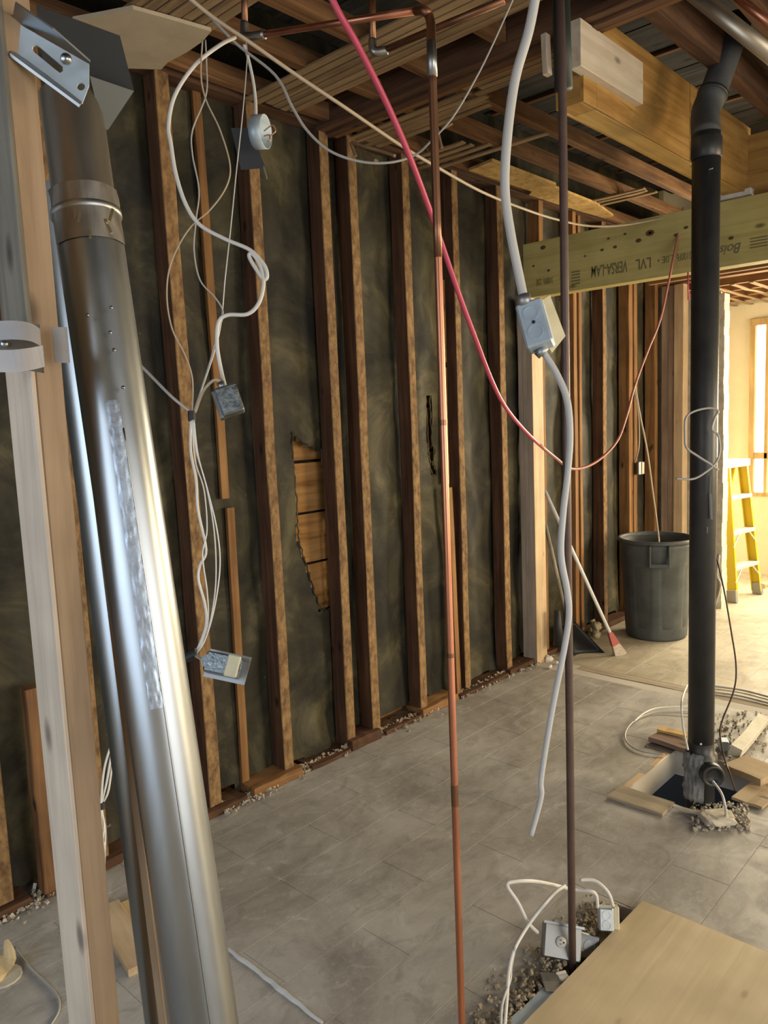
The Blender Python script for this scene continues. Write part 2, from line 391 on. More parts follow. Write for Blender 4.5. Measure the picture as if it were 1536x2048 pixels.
# ---- left wall: paper sheet with a torn hole, boards behind, studs in front
def inpoly(x, y, poly):
    c = False; j = len(poly) - 1
    for i in range(len(poly)):
        xi, yi = poly[i]; xj, yj = poly[j]
        if (yi > y) != (yj > y) and x < (xj - xi) * (y - yi) / (yj - yi) + xi: c = not c
        j = i
    return c
def onpaper(l): return [(PY(a, b, YP).x, PY(a, b, YP).z) for a, b in l]
tear = onpaper([(583, 864), (594, 878), (603, 888), (640, 900), (645, 930), (655, 965), (663, 1010), (672, 1100), (676, 1217), (640, 1219), (626, 1180), (610, 1125), (596, 1080), (592, 1000), (584, 915)])
slit = onpaper([(850, 788), (859, 788), (862, 880), (870, 905), (865, 925), (873, 945), (873, 953), (864, 952), (858, 930), (856, 900)])
studx = [0.86, 1.20, 1.67 + 0.03, 2.065 + .025, 2.485, 2.662, 3.037, 3.436, 3.859]
nx, nz = 300, 130; X0, X1, Z1 = -0.4, 6.25, 3.30
bm = bmesh.new(); grid = {}
allst = studx + [4.30, 4.72, 4.83, 5.13, 5.55, 5.63, 6.0]
for i in range(nx + 1):
    x = X0 + (X1 - X0) * i / nx
    for j in range(nz + 1):
        z = Z1 * j / nz
        dn = min(abs(x - s) for s in allst)
        bow = 0.030 * max(0, 1 - (0.2 - min(dn, 0.2)) / 0.2) if False else -0.018 * math.sin(min(dn, 0.2) / 0.2 * math.pi / 2)
        k = noise.noise(Vector((x * 5.0, z * 1.3, 3.1))) * 0.022 + noise.noise(Vector((x * 14, z * 4, 9.1))) * 0.013 + noise.noise(Vector((x * 3.2 + z * 2.2, z * 4 - x, 1.7))) * 0.010
        e = min(1, dn / 0.05)
        y = YP + 0.010 + (bow + k) * e
        if z < 0.12: y -= 0.02 * (1 - z / 0.12) * (0.6 + noise.noise(Vector((x * 9, 0, 0))))
        grid[i, j] = bm.verts.new((x, min(y, YP + 0.035), z))
for i in range(nx):
    for j in range(nz):
        x = X0 + (X1 - X0) * (i + .5) / nx; z = Z1 * (j + .5) / nz
        if inpoly(x, z, tear) or inpoly(x, z, slit): continue
        if z < 0.06 and noise.noise(Vector((x * 6, 4.4, z * 20))) > 0.12: continue
        bm.faces.new((grid[i, j], grid[i + 1, j], grid[i + 1, j + 1], grid[i, j + 1]))
me = bpy.data.meshes.new('wall_left'); bm.to_mesh(me); bm.free()
wall = tag(link('wall_left', me, M_PAPER, smooth=True), kind='structure')
# tear edge: thin curled rim
for nm, poly in (('torn_paper_edge', tear), ('torn_paper_edge', slit)):
    pts = [Vector((a, YP - 0.003, b)) for a, b in poly]; pts.append(pts[0])
    dense = []
    for a, b in zip(pts, pts[1:]):
        n_ = max(1, int((b - a).length / 0.02))
        for k in range(n_): dense.append(a + (b - a) * k / n_ + Vector((random.uniform(-.006, .006), random.uniform(-.004, .004), random.uniform(-.006, .006))))
    dense.append(dense[0]); MB().tube(dense, 0.004, n=5, sm=1).obj(nm, M_PAPER, wall)
zs = [PY(620, 922, 2.72).z, PY(620, 1025, 2.72).z]; pitch = zs[0] - zs[1]
z = zs[0]
while z > 0: z -= pitch
k = 0
while z < 3.2:
    board('sheathing_board', (-0.4, 2.735, z + pitch / 2), (6.3, 2.735, z + pitch / 2), pitch - 0.012, 0.02, W_SHE, wall, side=(0, 0, 1), seg=4, jit=0.001); z += pitch
MB().box((-0.45, 2.76, -0.1), (6.3, 2.80, 3.34)).obj('light_seal_sheet', M_DARK, wall)  # added dark sheet behind the boards, keeps the wall light-tight
def stud(x0, x1, z0=0.035, z1=ZC + 0.0, m=W_OLD, y=YS, d=0.085, name='stud', lean=0.0, dz=0.0):
    return board(name, ((x0 + x1) / 2, y + d / 2, z0), ((x0 + x1) / 2 + lean, y + d / 2 + dz, z1), x1 - x0, d, m, wall, side=(1, 0, 0), seg=10, jit=0.002, bev=0.003)
stud(0.835, 0.885); stud(1.17, 1.225); stud(1.67, 1.727, lean=-0.02); stud(2.063, 2.115)
stud(2.458, 2.512); stud(2.635, 2.690); stud(3.009, 3.064); stud(3.41, 3.461); stud(3.83, 3.888)
stud(4.28, 4.33, m=W_FUR); stud(4.695, 4.74, m=W_FUR); stud(4.815, 4.852, y=2.61, d=.06, m=W_FUR); stud(5.105, 5.16); stud(5.52, 5.583, m=W_FUR); stud(5.605, 5.66, m=W_FUR); stud(5.975, 6.03, m=W_FUR)  # far studs take brighter orange wood: warm light put into the colour
# short cripple, furring strips
stud(PY(57, 1500, 2.55).x, PY(57, 1500, 2.55).x + 0.10, z1=PY(60, 1375, 2.55).z, m=W_JOI, y=2.53, d=0.05, name='cripple_stud')
def fur(pts, w, y=2.652):
    a, b = (PY(*p, y) for p in pts); return board('furring_strip', a, b, w, 0.018, W_FUR, wall, side=(1, 0, 0), seg=5, jit=0.001)
fur(((389, 165), (450, 997)), 0.038); fur(((459, 1015), (490, 1562)), 0.038)
fur(((884, 560), (888, 725)), 0.03); fur(((888, 735), (893, 968)), 0.034); fur(((898, 975), (917, 1395)), 0.038, 2.60)
# plates
def plate_(x0, x1, zt=0.035, m=W_OLD, y0=2.555): board('bottom_plate', (x0, (y0 + YP) / 2, zt / 2), (x1, (y0 + YP) / 2, zt / 2), YP - y0, zt, m, wall, side=(0, 1, 0), seg=6, jit=0.003)
plate_(-0.4, 0.93); plate_(0.98, 1.56); plate_(1.62, 1.83, 0.03); plate_(1.87, 2.14, 0.045, W_FUR); plate_(2.2, 2.45, 0.02); plate_(2.46, 2.66, 0.05); plate_(2.7, 2.98, 0.02); plate_(2.99, 3.30, 0.04, W_FUR); plate_(3.33, 3.8, 0.02); plate_(3.82, 6.2, 0.035)
board('top_plate', (-0.4, 2.63, ZC + 0.02), (6.2, 2.63, ZC + 0.02), 0.09, 0.045, W_DRK, wall, side=(0, 1, 0), seg=10)
# crumbled plaster along the foot of the wall: nobody could count it
mb = MB()
for i in range(2200):
    x = random.uniform(0.7, 4.2); t = abs(random.gauss(0, 1))
    mb.chunk(Vector((x, 2.60 - t * 0.028 * (0.6 + noise.noise(Vector((x * 4, 0, 0)))), 0.004 + random.random() * 0.03 * math.exp(-t))), random.uniform(0.003, 0.010))
tag(mb.obj('plaster_crumbs', M_RUB), 'crumbled brown plaster and dust along the foot of the stud wall', 'debris', kind='stuff')
mb = MB()
for i in range(260):
    x = random.choice([random.uniform(1.7, 2.0), random.uniform(2.9, 3.9), random.uniform(0.8, 1.1), random.uniform(3.9, 4.3)])
    mb.chunk(Vector((x, 2.57 - abs(random.gauss(0, .03)), 0.012)), random.uniform(0.003, 0.009))
tag(mb.obj('pale_plaster_crumbs', M_RUBL), 'pale plaster crumbs scattered at the foot of the stud wall', 'debris', kind='stuff')

# ---- ceiling
ceil = tag(MB().box((-2, -3, 3.34), (7.7, 2.8, 3.40)).obj('ceiling', M_DARK), kind='structure')
x = -0.4
while x < 6.2:
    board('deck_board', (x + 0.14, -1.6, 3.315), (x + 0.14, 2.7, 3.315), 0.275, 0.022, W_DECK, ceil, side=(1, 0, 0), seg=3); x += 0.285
for px_, py_, qx, qy in ((1060, 300, 1180, 262), (1150, 345, 1320, 318), (1240, 372, 1330, 352)):
    pass
for xx in (3.1, 3.9, 4.75, 5.5): board('deck_batten', (xx, 1.45, 3.295), (xx, 2.65, 3.295), 0.03, 0.014, W_JOI, ceil)
def joist(y, x0, x1, w=0.042, z0=ZC, h=0.07, m=W_JOI): return board('joist', (x0, y, z0 + h / 2), (x1, y, z0 + h / 2), w, h, m, ceil, side=(0, 1, 0), seg=10, jit=0.003)
joist(2.53, -0.4, 6.1, 0.035); joist(2.225, -0.4, 6.1); joist(1.955, -0.4, 6.1)
joist(1.62, -0.4, 2.45); joist(1.62, 2.62, 6.1, z0=2.93, h=.07)
for y in (1.16, 0.92, 0.66, 0.36, 0.02, -0.35): joist(y, 2.60, 6.1, w=.05, h=.16, m=W_DRK)
for y in (1.2, 0.8, 0.4, 0.0, -0.4): joist(y, -0.4, 2.46, h=.12, m=W_DRK)
for k, xx in enumerate((2.478, 2.525, 2.571)):
    board('header_ply', (xx, 2.6, 2.955 - 0.01 * (k == 1)), (xx, -0.6, 2.955 - 0.01 * (k == 1)), 0.043, 0.20, W_DRK if k != 2 else W_JOI, ceil, side=(1, 0, 0), seg=12, jit=0.002)
def laths(x0, x1, ya, yb, z=ZC - 0.005, wd=0.034, gap=0.007, m=W_LATH, jag=0.03):
    x = x0
    while x < x1 - 0.01:
        board('lath', (x + wd / 2, ya + random.uniform(-jag, jag), z + random.uniform(-.002, .002)), (x + wd / 2 + random.uniform(-.004, .004), yb + random.uniform(-jag, jag), z + random.uniform(-.002, .002)), wd, 0.008, m, ceil, side=(1, 0, 0), seg=5, jit=0.0015, bev=0.001); x += wd + gap
laths(1.36, 1.63, 2.28, -0.3); laths(2.045, 2.26, 2.54, -0.3); laths(2.66, 2.84, 2.62, 1.95, jag=.06); laths(2.62, 2.72, 1.9, 1.42, jag=.03)
laths(3.10, 3.30, 2.66, 2.24, gap=0.03, jag=.05); laths(4.55, 4.75, 2.42, 2.0, gap=0.03, jag=.06); laths(3.3, 3.36, 2.60, 1.96, gap=0.03)
# splintered ends
for (a, b, r) in (((705, 290, 3.35), (752, 322, 3.2), .012), ((700, 285, 3.3), (712, 312, 3.3), .010), ((868, 235, 3.0), (884, 295, 2.95), .007), ((885, 258, 3.0), (905, 248, 3.0), .006), ((705, 285, 3.3), (790, 310, 3.2), .012)):
    board('splinter', P(*a), P(*b), r * 1.6, r, W_LATH, ceil, seg=3, jit=.003)

# ---- other walls and far room
wb = MB(); wb.box((-1.5, -3, 0), (-1.4, 0.1, 3.34)); wb.box((-1.5, 1.9, 0), (-1.4, 2.75, 3.34)); wb.box((-1.5, 0.1, 0), (-1.4, 1.9, 0.8)); wb.box((-1.5, 0.1, 2.3), (-1.4, 1.9, 3.34))
tag(wb.obj('wall_back', M_WALLD), kind='structure')
wr = MB(); wr.box((-2, -3.1, 0), (7.7, -3.0, 0.7)); wr.box((-2, -3.1, 2.3), (7.7, -3.0, 3.34)); wr.box((-2, -3.1, 0.7), (-0.5, -3.0, 2.3)); wr.box((2.5, -3.1, 0.7), (4.3, -3.0, 2.3)); wr.box((6.1, -3.1, 0.7), (7.7, -3.0, 2.3))
tag(wr.obj('wall_right', M_WALLD), kind='structure')
wl = MB(); wl.box((-2.0, 2.66, 0), (-0.4, 2.76, 3.34)); tag(wl.obj('wall_left_return', M_PAPER), kind='structure')
wl = MB(); wl.box((6.22, 2.607, 0), (7.6, 2.68, 2.46)); wl.box((5.9, 2.77, 0), (7.7, 2.82, 3.36)); wl.box((6.26, 2.64, 2.46), (7.6, 2.68, 3.34)); tag(wl.obj('wall_far_side', M_WALLB), kind='structure')
XF = 7.577; wy0 = PX(1500, 800, XF).y; zt = PX(1520, 650, XF).z; zb = PX(1512, 985, XF).z
wf = MB(); wf.box((XF, -3, 0), (XF + 0.1, 2.68, zb)); wf.box((XF, -3, zt), (XF + 0.1, 2.68, 3.34)); wf.box((XF, wy0 - 0.02, zb), (XF + 0.1, 2.68, zt)); wf.box((XF, -3, zb), (XF + 0.1, 0.4, zt))
tag(wf.obj('wall_far', M_WALLB), kind='structure')
win = thing('window_1', None, None, (XF, 1.4, zb)); win['kind'] = 'structure'
def wfr(y0, y1, z0, z1): MB().box((XF - 0.03, y0, z0), (XF + 0.05, y1, z1), bevel=0.003).obj('window_frame', M_WFR, win)
wfr(wy0 - 0.045, wy0, zb, zt); wfr(0.4, wy0, zb - 0.03, zb + 0.0); wfr(0.4, wy0, zt, zt + 0.06)
rz = PX(1520, 905, XF).z; rz2 = PX(1520, 917, XF).z
y = wy0 - 0.045; ym = 2.238
wfr(0.4, wy0 - 0.045, rz2, rz); 
for yy in (ym, 1.75, 1.65, 1.2, 1.1): wfr(yy - 0.03, yy, zb, zt)
for (a, b) in ((zb, rz2), (rz, zt)):
    e = [0.4, 1.07, 1.17, 1.62, 1.72, ym - 0.03, ym, wy0 - 0.045]
    for ya, yb in ((0.4, 1.07), (1.2, 1.62), (1.75, ym - 0.03), (ym, wy0 - 0.045)):
        MB().box((XF + 0.02, ya, a), (XF + 0.03, yb, b)).obj('window_pane', M_PANE, win)
# stub wall between the middle room and the far room
sx = 6.13
stub = tag(MB().box((sx, 2.17, 0), (sx + 0.11, 2.77, 2.45)).obj('wall_stub', M_PLAST), kind='structure')
ya, yb, yc = PX(1424, 900, sx).y, PX(1437, 900, sx).y, PX(1449, 900, sx).y
board('stud', (sx + 0.0, (ya + yb) / 2, 0), (sx + 0.0, (ya + yb) / 2, 2.45), ya - yb, 0.06, W_GREY, stub, side=(0, 1, 0), seg=14, jit=0.004)
mb = MB()
ring = []
for i in range(40):
    zz = 2.42 * i / 39; mb_y = yc + random.uniform(-.006, .006)
    ring.append((zz, mb_y))
for (z0, y0_), (z1, y1_) in zip(ring, ring[1:]): mb.box((sx - 0.03, (y0_ + y1_) / 2, z0), (sx + 0.08, yb - 0.002 + random.uniform(-.004, 0), z1))
mb.obj('broken_plaster_edge', M_PLAST, stub)
jm = thing('door_post', 'tall reddish-brown new timber post of stacked boards behind the round grey bin', 'post', (6.1, 2.5, 0))
for (a, b, m_) in ((1325, 1338, W_PALE), (1338, 1350, W_PALE)):
    y0_, y1_ = PX(a, 900, 6.05).y, PX(b, 900, 6.05).y
    board('post_board', (6.07, (y0_ + y1_) / 2, 0), (6.07, (y0_ + y1_) / 2, 2.52), y0_ - y1_ - .002, 0.09, m_, jm, side=(0, 1, 0), seg=8, jit=.001)
y0_, y1_ = PX(1351, 900, 6.05).y, PX(1369, 900, 6.05).y
board('post_board', (6.06, (y0_ + y1_) / 2, 0), (6.06, (y0_ + y1_) / 2, 2.52), y0_ - y1_, 0.10, W_NEW, jm, side=(0, 1, 0), seg=8, jit=.001)
hz = PX(1340, 570, 6.05).z
tag(board('door_header', (6.07, 2.6, hz + .05), (6.07, 0.2, hz + .05), 0.09, 0.10, W_FUR, None, side=(1, 0, 0)), 'orange-brown timber header lying across above the far doorway', 'beam')
# lower ceiling of the far room with its joists and laths
fc = tag(MB().box((6.15, -1.0, 2.66), (7.577, 2.68, 2.70)).obj('ceiling_far', W_JOI), kind='structure')
for xx in (6.25, 6.6, 6.95, 7.3): board('joist', (xx, 2.6, 2.56), (xx, -0.8, 2.56), 0.05, 0.13, W_FUR, fc, seg=8, jit=.003)
for yy in (2.50, 2.36, 2.22, 2.08, 1.95): board('lath', (6.2, yy, 2.485), (7.55, yy, 2.485), 0.035, 0.008, W_LATH, fc, side=(0, 1, 0), seg=8, jit=.004)
zz = PX(1450, 545, 5.0).z
board('joist', (5.0, 2.2, zz + .06), (5.0, -0.8, zz + .06), 0.045, 0.13, W_FUR, fc, seg=6)

# ================================================================== BIG TIMBERS
XL = 4.096
lv = thing('header_beam', 'yellow laminated veneer header beam with upside-down black stamped printing', 'beam', (XL, 2.0, 2.27))
lz0, lz1 = 2.272, 2.588
b1 = board('beam_ply', (XL + 0.022, 2.585, (lz0 + lz1) / 2), (XL + 0.022, -2.9, (lz0 + lz1) / 2), lz1 - lz0, 0.044, W_LVL, lv, side=(0, 0, 1), seg=8, jit=0.0005)
board('beam_ply', (XL + 0.067, 2.585, (lz0 + lz1) / 2), (XL + 0.067, -2.9, (lz0 + lz1) / 2), lz1 - lz0, 0.044, W_LVL, lv, side=(0, 0, 1), seg=8, jit=0.0005)
def stamp(txt, px, py, size, bold=0.0, shear=0.0, sx=1.0):
    c = bpy.data.curves.new('printed_lettering', 'FONT'); c.body = txt; c.size = size; c.offset = bold; c.shear = shear; c.align_x = 'CENTER'; c.align_y = 'CENTER'; c.extrude = 0.0004
    o = bpy.data.objects.new('tmp', c); C.objects.link(o)
    me = bpy.data.meshes.new_from_object(o.evaluated_get(bpy.context.evaluated_depsgraph_get())); bpy.data.objects.remove(o)
    me.name = 'printed_lettering'; me.materials.clear(); me.materials.append(M_INK)
    p = PX(px, py, XL - 0.0012)
    # text on the -X face, turned upside down: local x -> +Y, local y -> -Z
    mw = Matrix((Vector((0, sx, 0)), Vector((0, 0, -1)), Vector((-1, 0, 0)))).transposed().to_4x4(); mw.translation = p
    return link('printed_lettering', me, M_INK, lv, mw=mw)
stamp('3100Fb  2.0E', 1089, 562, 0.052, sx=.42)
stamp('VERSA-LAM', 1218, 537, 0.085, 0.0008, 0.1, 0.5)
stamp('LVL', 1287, 526, 0.08, 0.0008, 0, .7)
stamp('2.0E \u2022', 1332, 518, 0.05, sx=.8)
stamp('3100Fb', 1368, 512, 0.052, sx=.5)
stamp('Boise', 1456, 498, 0.066, 0.0006, 0.3, .9)
mb = MB()
for i in range(4):
    a = PX(1500, 478 + i * 6, XL); mb.box((XL - 0.0014, a.y - 0.08, a.z - 0.003), (XL - 0.0004, a.y + 0.0, a.z + 0.003))
a = PX(1150, 548, XL)
for i in range(6):
    for j in range(6):
        if (i * 7 + j * 5 + i * j) % 3: mb.box((XL - 0.0014, a.y - i * .012, a.z + j * .011), (XL - 0.0004, a.y - i * .012 + .009, a.z + j * .011 + .008)) if False else None
for i in range(5):
    b_ = PX(1146, 544 + i * 6, XL); mb.box((XL - 0.0014, b_.y - 0.045, b_.z - 0.004), (XL - 0.0004, b_.y + 0.01, b_.z + 0.003))
mb.obj('printed_bars', M_INK, lv)
mb = MB()
for (px_, py_, r) in ((1086, 495, .012), (1217, 477, .006), (1277, 481, .011), (1300, 466, .016), (1300, 466, .010), (1170, 512, .005), (1097, 541, .007), (1067, 532, .006), (1250, 468, .006), (1352, 470, .008), (1462, 476, .009), (1372, 455, .008), (1204, 500, .007), (1230, 494, .008)):
    p = PX(px_, py_, XL - 0.0012); mb.lathe([(r, 0), (r * .6, .0006)], Matrix.Translation(p) @ Matrix.Rotation(-math.pi / 2, 4, 'Y') @ Matrix.Diagonal((1, 1.5, 1, 1)), n=10, capt=True)
mb.obj('knot', mat('knot_brown', (0.10, 0.06, 0.02), 0.7), lv)
# post of new boards carrying the header
np_ = thing('new_stud_post', 'pale new timber post of stacked boards carrying the yellow header beam at the stud wall', 'post', (4.12, 2.56, 0))
yb_ = PX(1042, 1325, 4.09).y; ye_ = PX(1062, 1330, 4.09).y
n_b = 3; wd = (yb_ - ye_) / n_b
ys0 = PX(1040, 960, 4.09).y; ys1 = PX(1066, 960, 4.09).y; wd = (ys0 - ys1) / 3
for k in range(3): board('post_board', (4.135, ys0 - wd * (k + .5), 0), (4.135, ys0 - wd * (k + .5), 2.27), wd - .0015, 0.089, W_NEWP, np_, side=(0, 1, 0), seg=6, jit=.0008)
xa = PY(1087, 960, ys1).x
board('post_face_board', ((4.09 + xa) / 2, ys1 - .004, 0), ((4.09 + xa) / 2, ys1 - .004, 2.27), xa - 4.09, 0.008, W_NEW, np_, side=(1, 0, 0), seg=6, jit=.0005)
# plywood-clad drop beam parallel to the wall
bb = thing('ceiling_drop_beam', 'golden plywood-faced drop beam under the joists above the black drain pipe', 'beam', (3.2, 1.37, 2.62))
zbm = 2.62; yn = 1.33
ztop = 2.93
board('plywood_panel', (2.595, yn + .006, (zbm + ztop) / 2), (3.42, yn + .006, (zbm + ztop) / 2), ztop - zbm, 0.012, W_BOX, bb, side=(0, 0, 1), seg=3, jit=.0005)
board('plywood_panel', (3.425, yn + .006, (zbm + ztop) / 2), (4.19, yn + .006, (zbm + ztop) / 2), ztop - zbm, 0.012, W_BOX, bb, side=(0, 0, 1), seg=3, jit=.0005)
board('bottom_chord', (2.60, yn + 0.052, zbm + .02), (4.19, yn + .052, zbm + .02), 0.08, 0.04, wood('chord_wood', (.38, .24, .07), (.52, .34, .11), (.6, .42, .16), .6), bb, side=(0, 1, 0), seg=4)
board('plywood_panel', (4.165, yn + .02, 2.745), (4.165, -1.2, 2.745), .29, .012, W_BOX, bb, side=(0, 0, 1), seg=3, jit=.0005)
board('plywood_panel', (2.50, yn + .006, (zbm + 2.852) / 2), (2.594, yn + .006, (zbm + 2.852) / 2), 2.852 - zbm, 0.012, W_BOX, bb, side=(0, 0, 1), seg=2, jit=.0003)
board('bottom_chord', (2.50, yn + .052, zbm + .02), (2.599, yn + .052, zbm + .02), .08, .04, W_BOX, bb, side=(0, 1, 0), seg=2, jit=.0003)
board('end_panel', (2.602, yn + .012, (zbm + ztop) / 2), (2.602, yn + .092, (zbm + ztop) / 2), ztop - zbm, .012, W_BOX, bb, side=(0, 0, 1), seg=2, jit=.0003)
board('end_panel', (2.504, yn + .012, (zbm + 2.852) / 2), (2.504, yn + .092, (zbm + 2.852) / 2), 2.852 - zbm, .010, W_BOX, bb, side=(0, 0, 1), seg=2, jit=.0003)
board('back_panel', (2.50, yn + .098, (zbm + ztop) / 2), (4.19, yn + .098, (zbm + ztop) / 2), ztop - zbm, 0.012, W_BOX, bb, side=(0, 0, 1), seg=3)
# off-white block in front of it
YB = 1.30
q = [PY(1162, 38, YB), PY(1286, 123, YB), PY(1286, 200, YB), PY(1160, 140, YB)]
x0, x1 = (q[0].x + q[3].x) / 2, (q[1].x + q[2].x) / 2; z0, z1 = (q[3].z + q[2].z) / 2, (q[0].z + q[1].z) / 2
tag(board('blocking_board', (x0, YB + .02, (z0 + z1) / 2), (x1, YB + .02, (z0 + z1) / 2), z1 - z0, 0.04, W_PBD, None, side=(0, 0, 1), seg=3, jit=.0005), 'short whitish board fixed against the golden plywood drop beam', 'board')
tag(board('blocking_offcut', PX(1090, 70, 2.43), PX(1096, 150, 2.43), 0.03, 0.02, W_PBD, None, seg=2), 'small whitish offcut hanging behind the dark sleeve beside the whitish board', 'offcut')
# strand board strip nailed under the joists
osb = [(3.42, 2.33), (4.05, 2.33), (4.10, 2.36), (4.62, 2.37), (4.98, 2.44), (4.98, 2.50), (4.75, 2.52), (4.1, 2.54), (4.05, 2.49), (3.45, 2.50)]
tag(MB().plate(osb, [], Vector((0, 0, 2.862)), Vector((1, 0, 0)), Vector((0, 1, 0)), Vector((0, 0, 1)), 0.014).obj('strand_board_strip', W_OSB), 'ragged golden strand board strip nailed under the joists beside the stud wall', 'board')
# drywall remnant on the ceiling, top left
dw = [PZ(a, b, 2.868) for a, b in ((145, 33), (205, 22), (265, 10), (330, 28), (422, 55), (405, 75), (372, 98), (335, 118), (322, 132), (262, 130), (200, 130), (140, 110))]
dwp = [(p.x, p.y) for p in dw]
tag(MB().plate(dwp, [], Vector((0, 0, 2.868)), Vector((1, 0, 0)), Vector((0, 1, 0)), Vector((0, 0, 1)), -0.012).obj('drywall_remnant', M_DRYW), 'broken tan drywall remnant still fixed to the ceiling laths at upper left', 'drywall piece')
dr = [PX(1440, 392, XL + .04), PX(1505, 378, XL + .04)]
tag(MB().box((XL + .02, dr[1].y, 2.60), (XL + .08, dr[0].y, 2.635), bevel=.004).obj('drywall_scrap', M_GYP), 'white drywall scrap lying on top of the yellow header beam', 'drywall piece')

# ================================================================== PIPES
pb = PZ(1401, 1600); px0 = pb.x; py0 = pb.y
def onpx(px_, py_): return PX(px_, py_, px0)
zel = onpx(1407, 240).z; rp = 0.0495
dp = thing('drain_pipe', 'thick black vertical drain pipe standing in the open floor hole', 'pipe', (px0, py0, 0))
MB().tube([(px0, py0, 0.24), (px0, py0, zel - 0.05)], rp, n=32, sm=1).obj('pipe_run', M_ABS, dp, True)
z1_ = onpx(1407, 280).z; z2_ = onpx(1407, 205).z
MB().lathe([(rp + .001, z1_ - .07), (rp + .005, z1_ - .065), (rp + .005, z1_), (rp + .001, z1_ + .004)], Matrix.Translation((px0, py0, 0)), n=32, capb=False).obj('coupling', M_ABS, dp, True)
e0 = Vector((px0, py0, z1_)); e1 = P(1411, 225, 2.95); e2 = P(1425, 190, 2.97); 
top = P(1478, 40, 3.02)
MB().tube([e0, e1, e2], rp + .003, n=32, sm=6).obj('elbow', M_ABSG, dp, True)
MB().tube([e2 - (top - e2) * .12, e2, top], rp + .001, n=32, sm=1).obj('upper_run', M_ABSG, dp, True)
d_ = (top - e2).normalized(); q = d_.to_track_quat('Z', 'Y').to_matrix().to_4x4()
MB().lathe([(rp, -.006), (rp + .008, -.005), (rp + .008, .008), (rp, .010)], Matrix.Translation(e2) @ q, n=32, capb=False).obj('collar', M_ABS, dp, True)
# cleanout tee at the foot
MB().lathe([(rp + .002, -0.35), (rp + .003, 0.12), (rp + .012, 0.125), (rp + .012, 0.20), (rp + .002, 0.205), (rp, 0.25)], Matrix.Translation((px0, py0, 0)), n=32, capb=False).obj('tee_fitting', M_ABS, dp, True)
tdir = Vector((-0.62, -0.55, -0.05)).normalized(); q = tdir.to_track_quat('Z', 'Y').to_matrix().to_4x4()
MB().lathe([(0.036, 0), (0.036, .05), (0.045, .052), (0.045, .085), (0.034, .088), (0.034, .07), (0.0001, .07)], Matrix.Translation((px0 - .01, py0 - .02, 0.155)) @ q, n=24).obj('cleanout_plug', M_ABS, dp, True)
# grey wrapping on the tee
mb = MB(); g = {}
for i in range(25):
    for j in range(13):
        an = math.radians(135 + 75 * i / 24); e_ = noise.noise(Vector((i * .35, j * .8, 1))) * .012 + noise.noise(Vector((i * .9, j * .25, 7))) * .007
        g[i, j] = mb.bm.verts.new((px0 + (rp + .022 + e_) * math.cos(an), py0 + (rp + .022 + e_) * math.sin(an), .02 + .20 * j / 12 + .012 * noise.noise(Vector((i * .4, 0, 3)))))
for i in range(24):
    for j in range(12): mb.bm.faces.new((g[i, j], g[i + 1, j], g[i + 1, j + 1], g[i, j + 1]))
bmesh.ops.solidify(mb.bm, geom=mb.bm.faces[:], thickness=.008)
mb.obj('wrapping', noisy('grey_wrap', (.30, .31, .33), (.50, .51, .53), 40, .8), dp, True)
p = onpx(1400, 1478); MB().lathe([(0.006, 0), (0.0001, .003)], Matrix.Translation(p + Vector((-.045, -.022, 0))) @ q, n=10).obj('paint_spot', M_WPL, dp)
mb = MB()
for (a, b, w_) in (((1412, 950), (1410, 985), .004), ((1411, 985), (1413, 1035), .012), ((1405, 1050), (1404, 1062), .005), ((1392, 350), (1415, 346), .004)):
    pa, pq = onpx(*a), onpx(*b); off = Vector((-.040, -.033, 0)); MB().tube([pa + off, pq + off], w_, n=5, sm=1, flat=.25).obj('paint_smear', M_WPL, dp)

# thin bright copper pipe
cb = PZ(928, 2180); 
cp = thing('copper_pipe', 'thin bright copper pipe standing nearest the camera in the middle of the room', 'pipe', (cb.x, cb.y, 0))
ct = PX(863, 95, cb.x)
MB().tube([(cb.x, cb.y, -0.0), (cb.x, cb.y, 0.5), (cb.x, (cb.y + ct.y) / 2, 1.5), ct], 0.0082, n=16, sm=6).obj('riser', M_COP, cp, True)
MB().tube([ct + (Vector((cb.x, (cb.y + ct.y) / 2, 1.5)) - ct) * (k_ / 6 * .5) for k_ in range(7)], 0.0086, n=16, sm=1).obj('tarnished_length', M_COPD, cp, True)
MB().tube([ct + Vector((0, 0, -.055)), ct + Vector((0, 0, .01))], 0.0103, n=16, sm=1).obj('soldered_joint', M_SOLD, cp, True)
e = [ct + Vector((0, 0, 0)), P(861, 42, 1.72), P(850, 22, 1.73), P(832, 21, 1.75)]
MB().tube(e, 0.0105, n=14, sm=5).obj('elbow', M_COPD, cp, True)
hl = P(500, 73, 2.02)
MB().tube([P(835, 21, 1.75), hl], 0.0082, n=14, sm=1).obj('cross_run', M_COP, cp, True)
MB().tube([hl + (P(835, 21, 1.75) - hl) * .1, hl, P(489, 70, 2.03), P(489, 45, 2.03)], 0.0115, n=14, sm=5).obj('elbow', M_SOLD, cp, True)
MB().tube([P(489, 50, 2.03), P(489, -60, 2.03)], 0.0085, n=14, sm=1).obj('upper_run', M_COPD, cp, True)
zz = PX(905, 1525, cb.x); 
for (py_, h_) in ((1590, .05), (845, .012), (1310, .01)):
    f = (py_ - 95) / (2180 - 95); zc = PX(863 + (928 - 863) * f, py_, cb.x).z; yc_ = ct.y + (cb.y - ct.y) * min(1, f)
    MB().lathe([(0.0085, -h_ / 2), (0.0087, 0), (0.0085, h_ / 2)], Matrix.Translation((cb.x, (cb.y + ct.y) / 2 if f < .6 else cb.y, zc)), n=14, capb=False).obj('tarnish_band', M_COPD, cp, True)
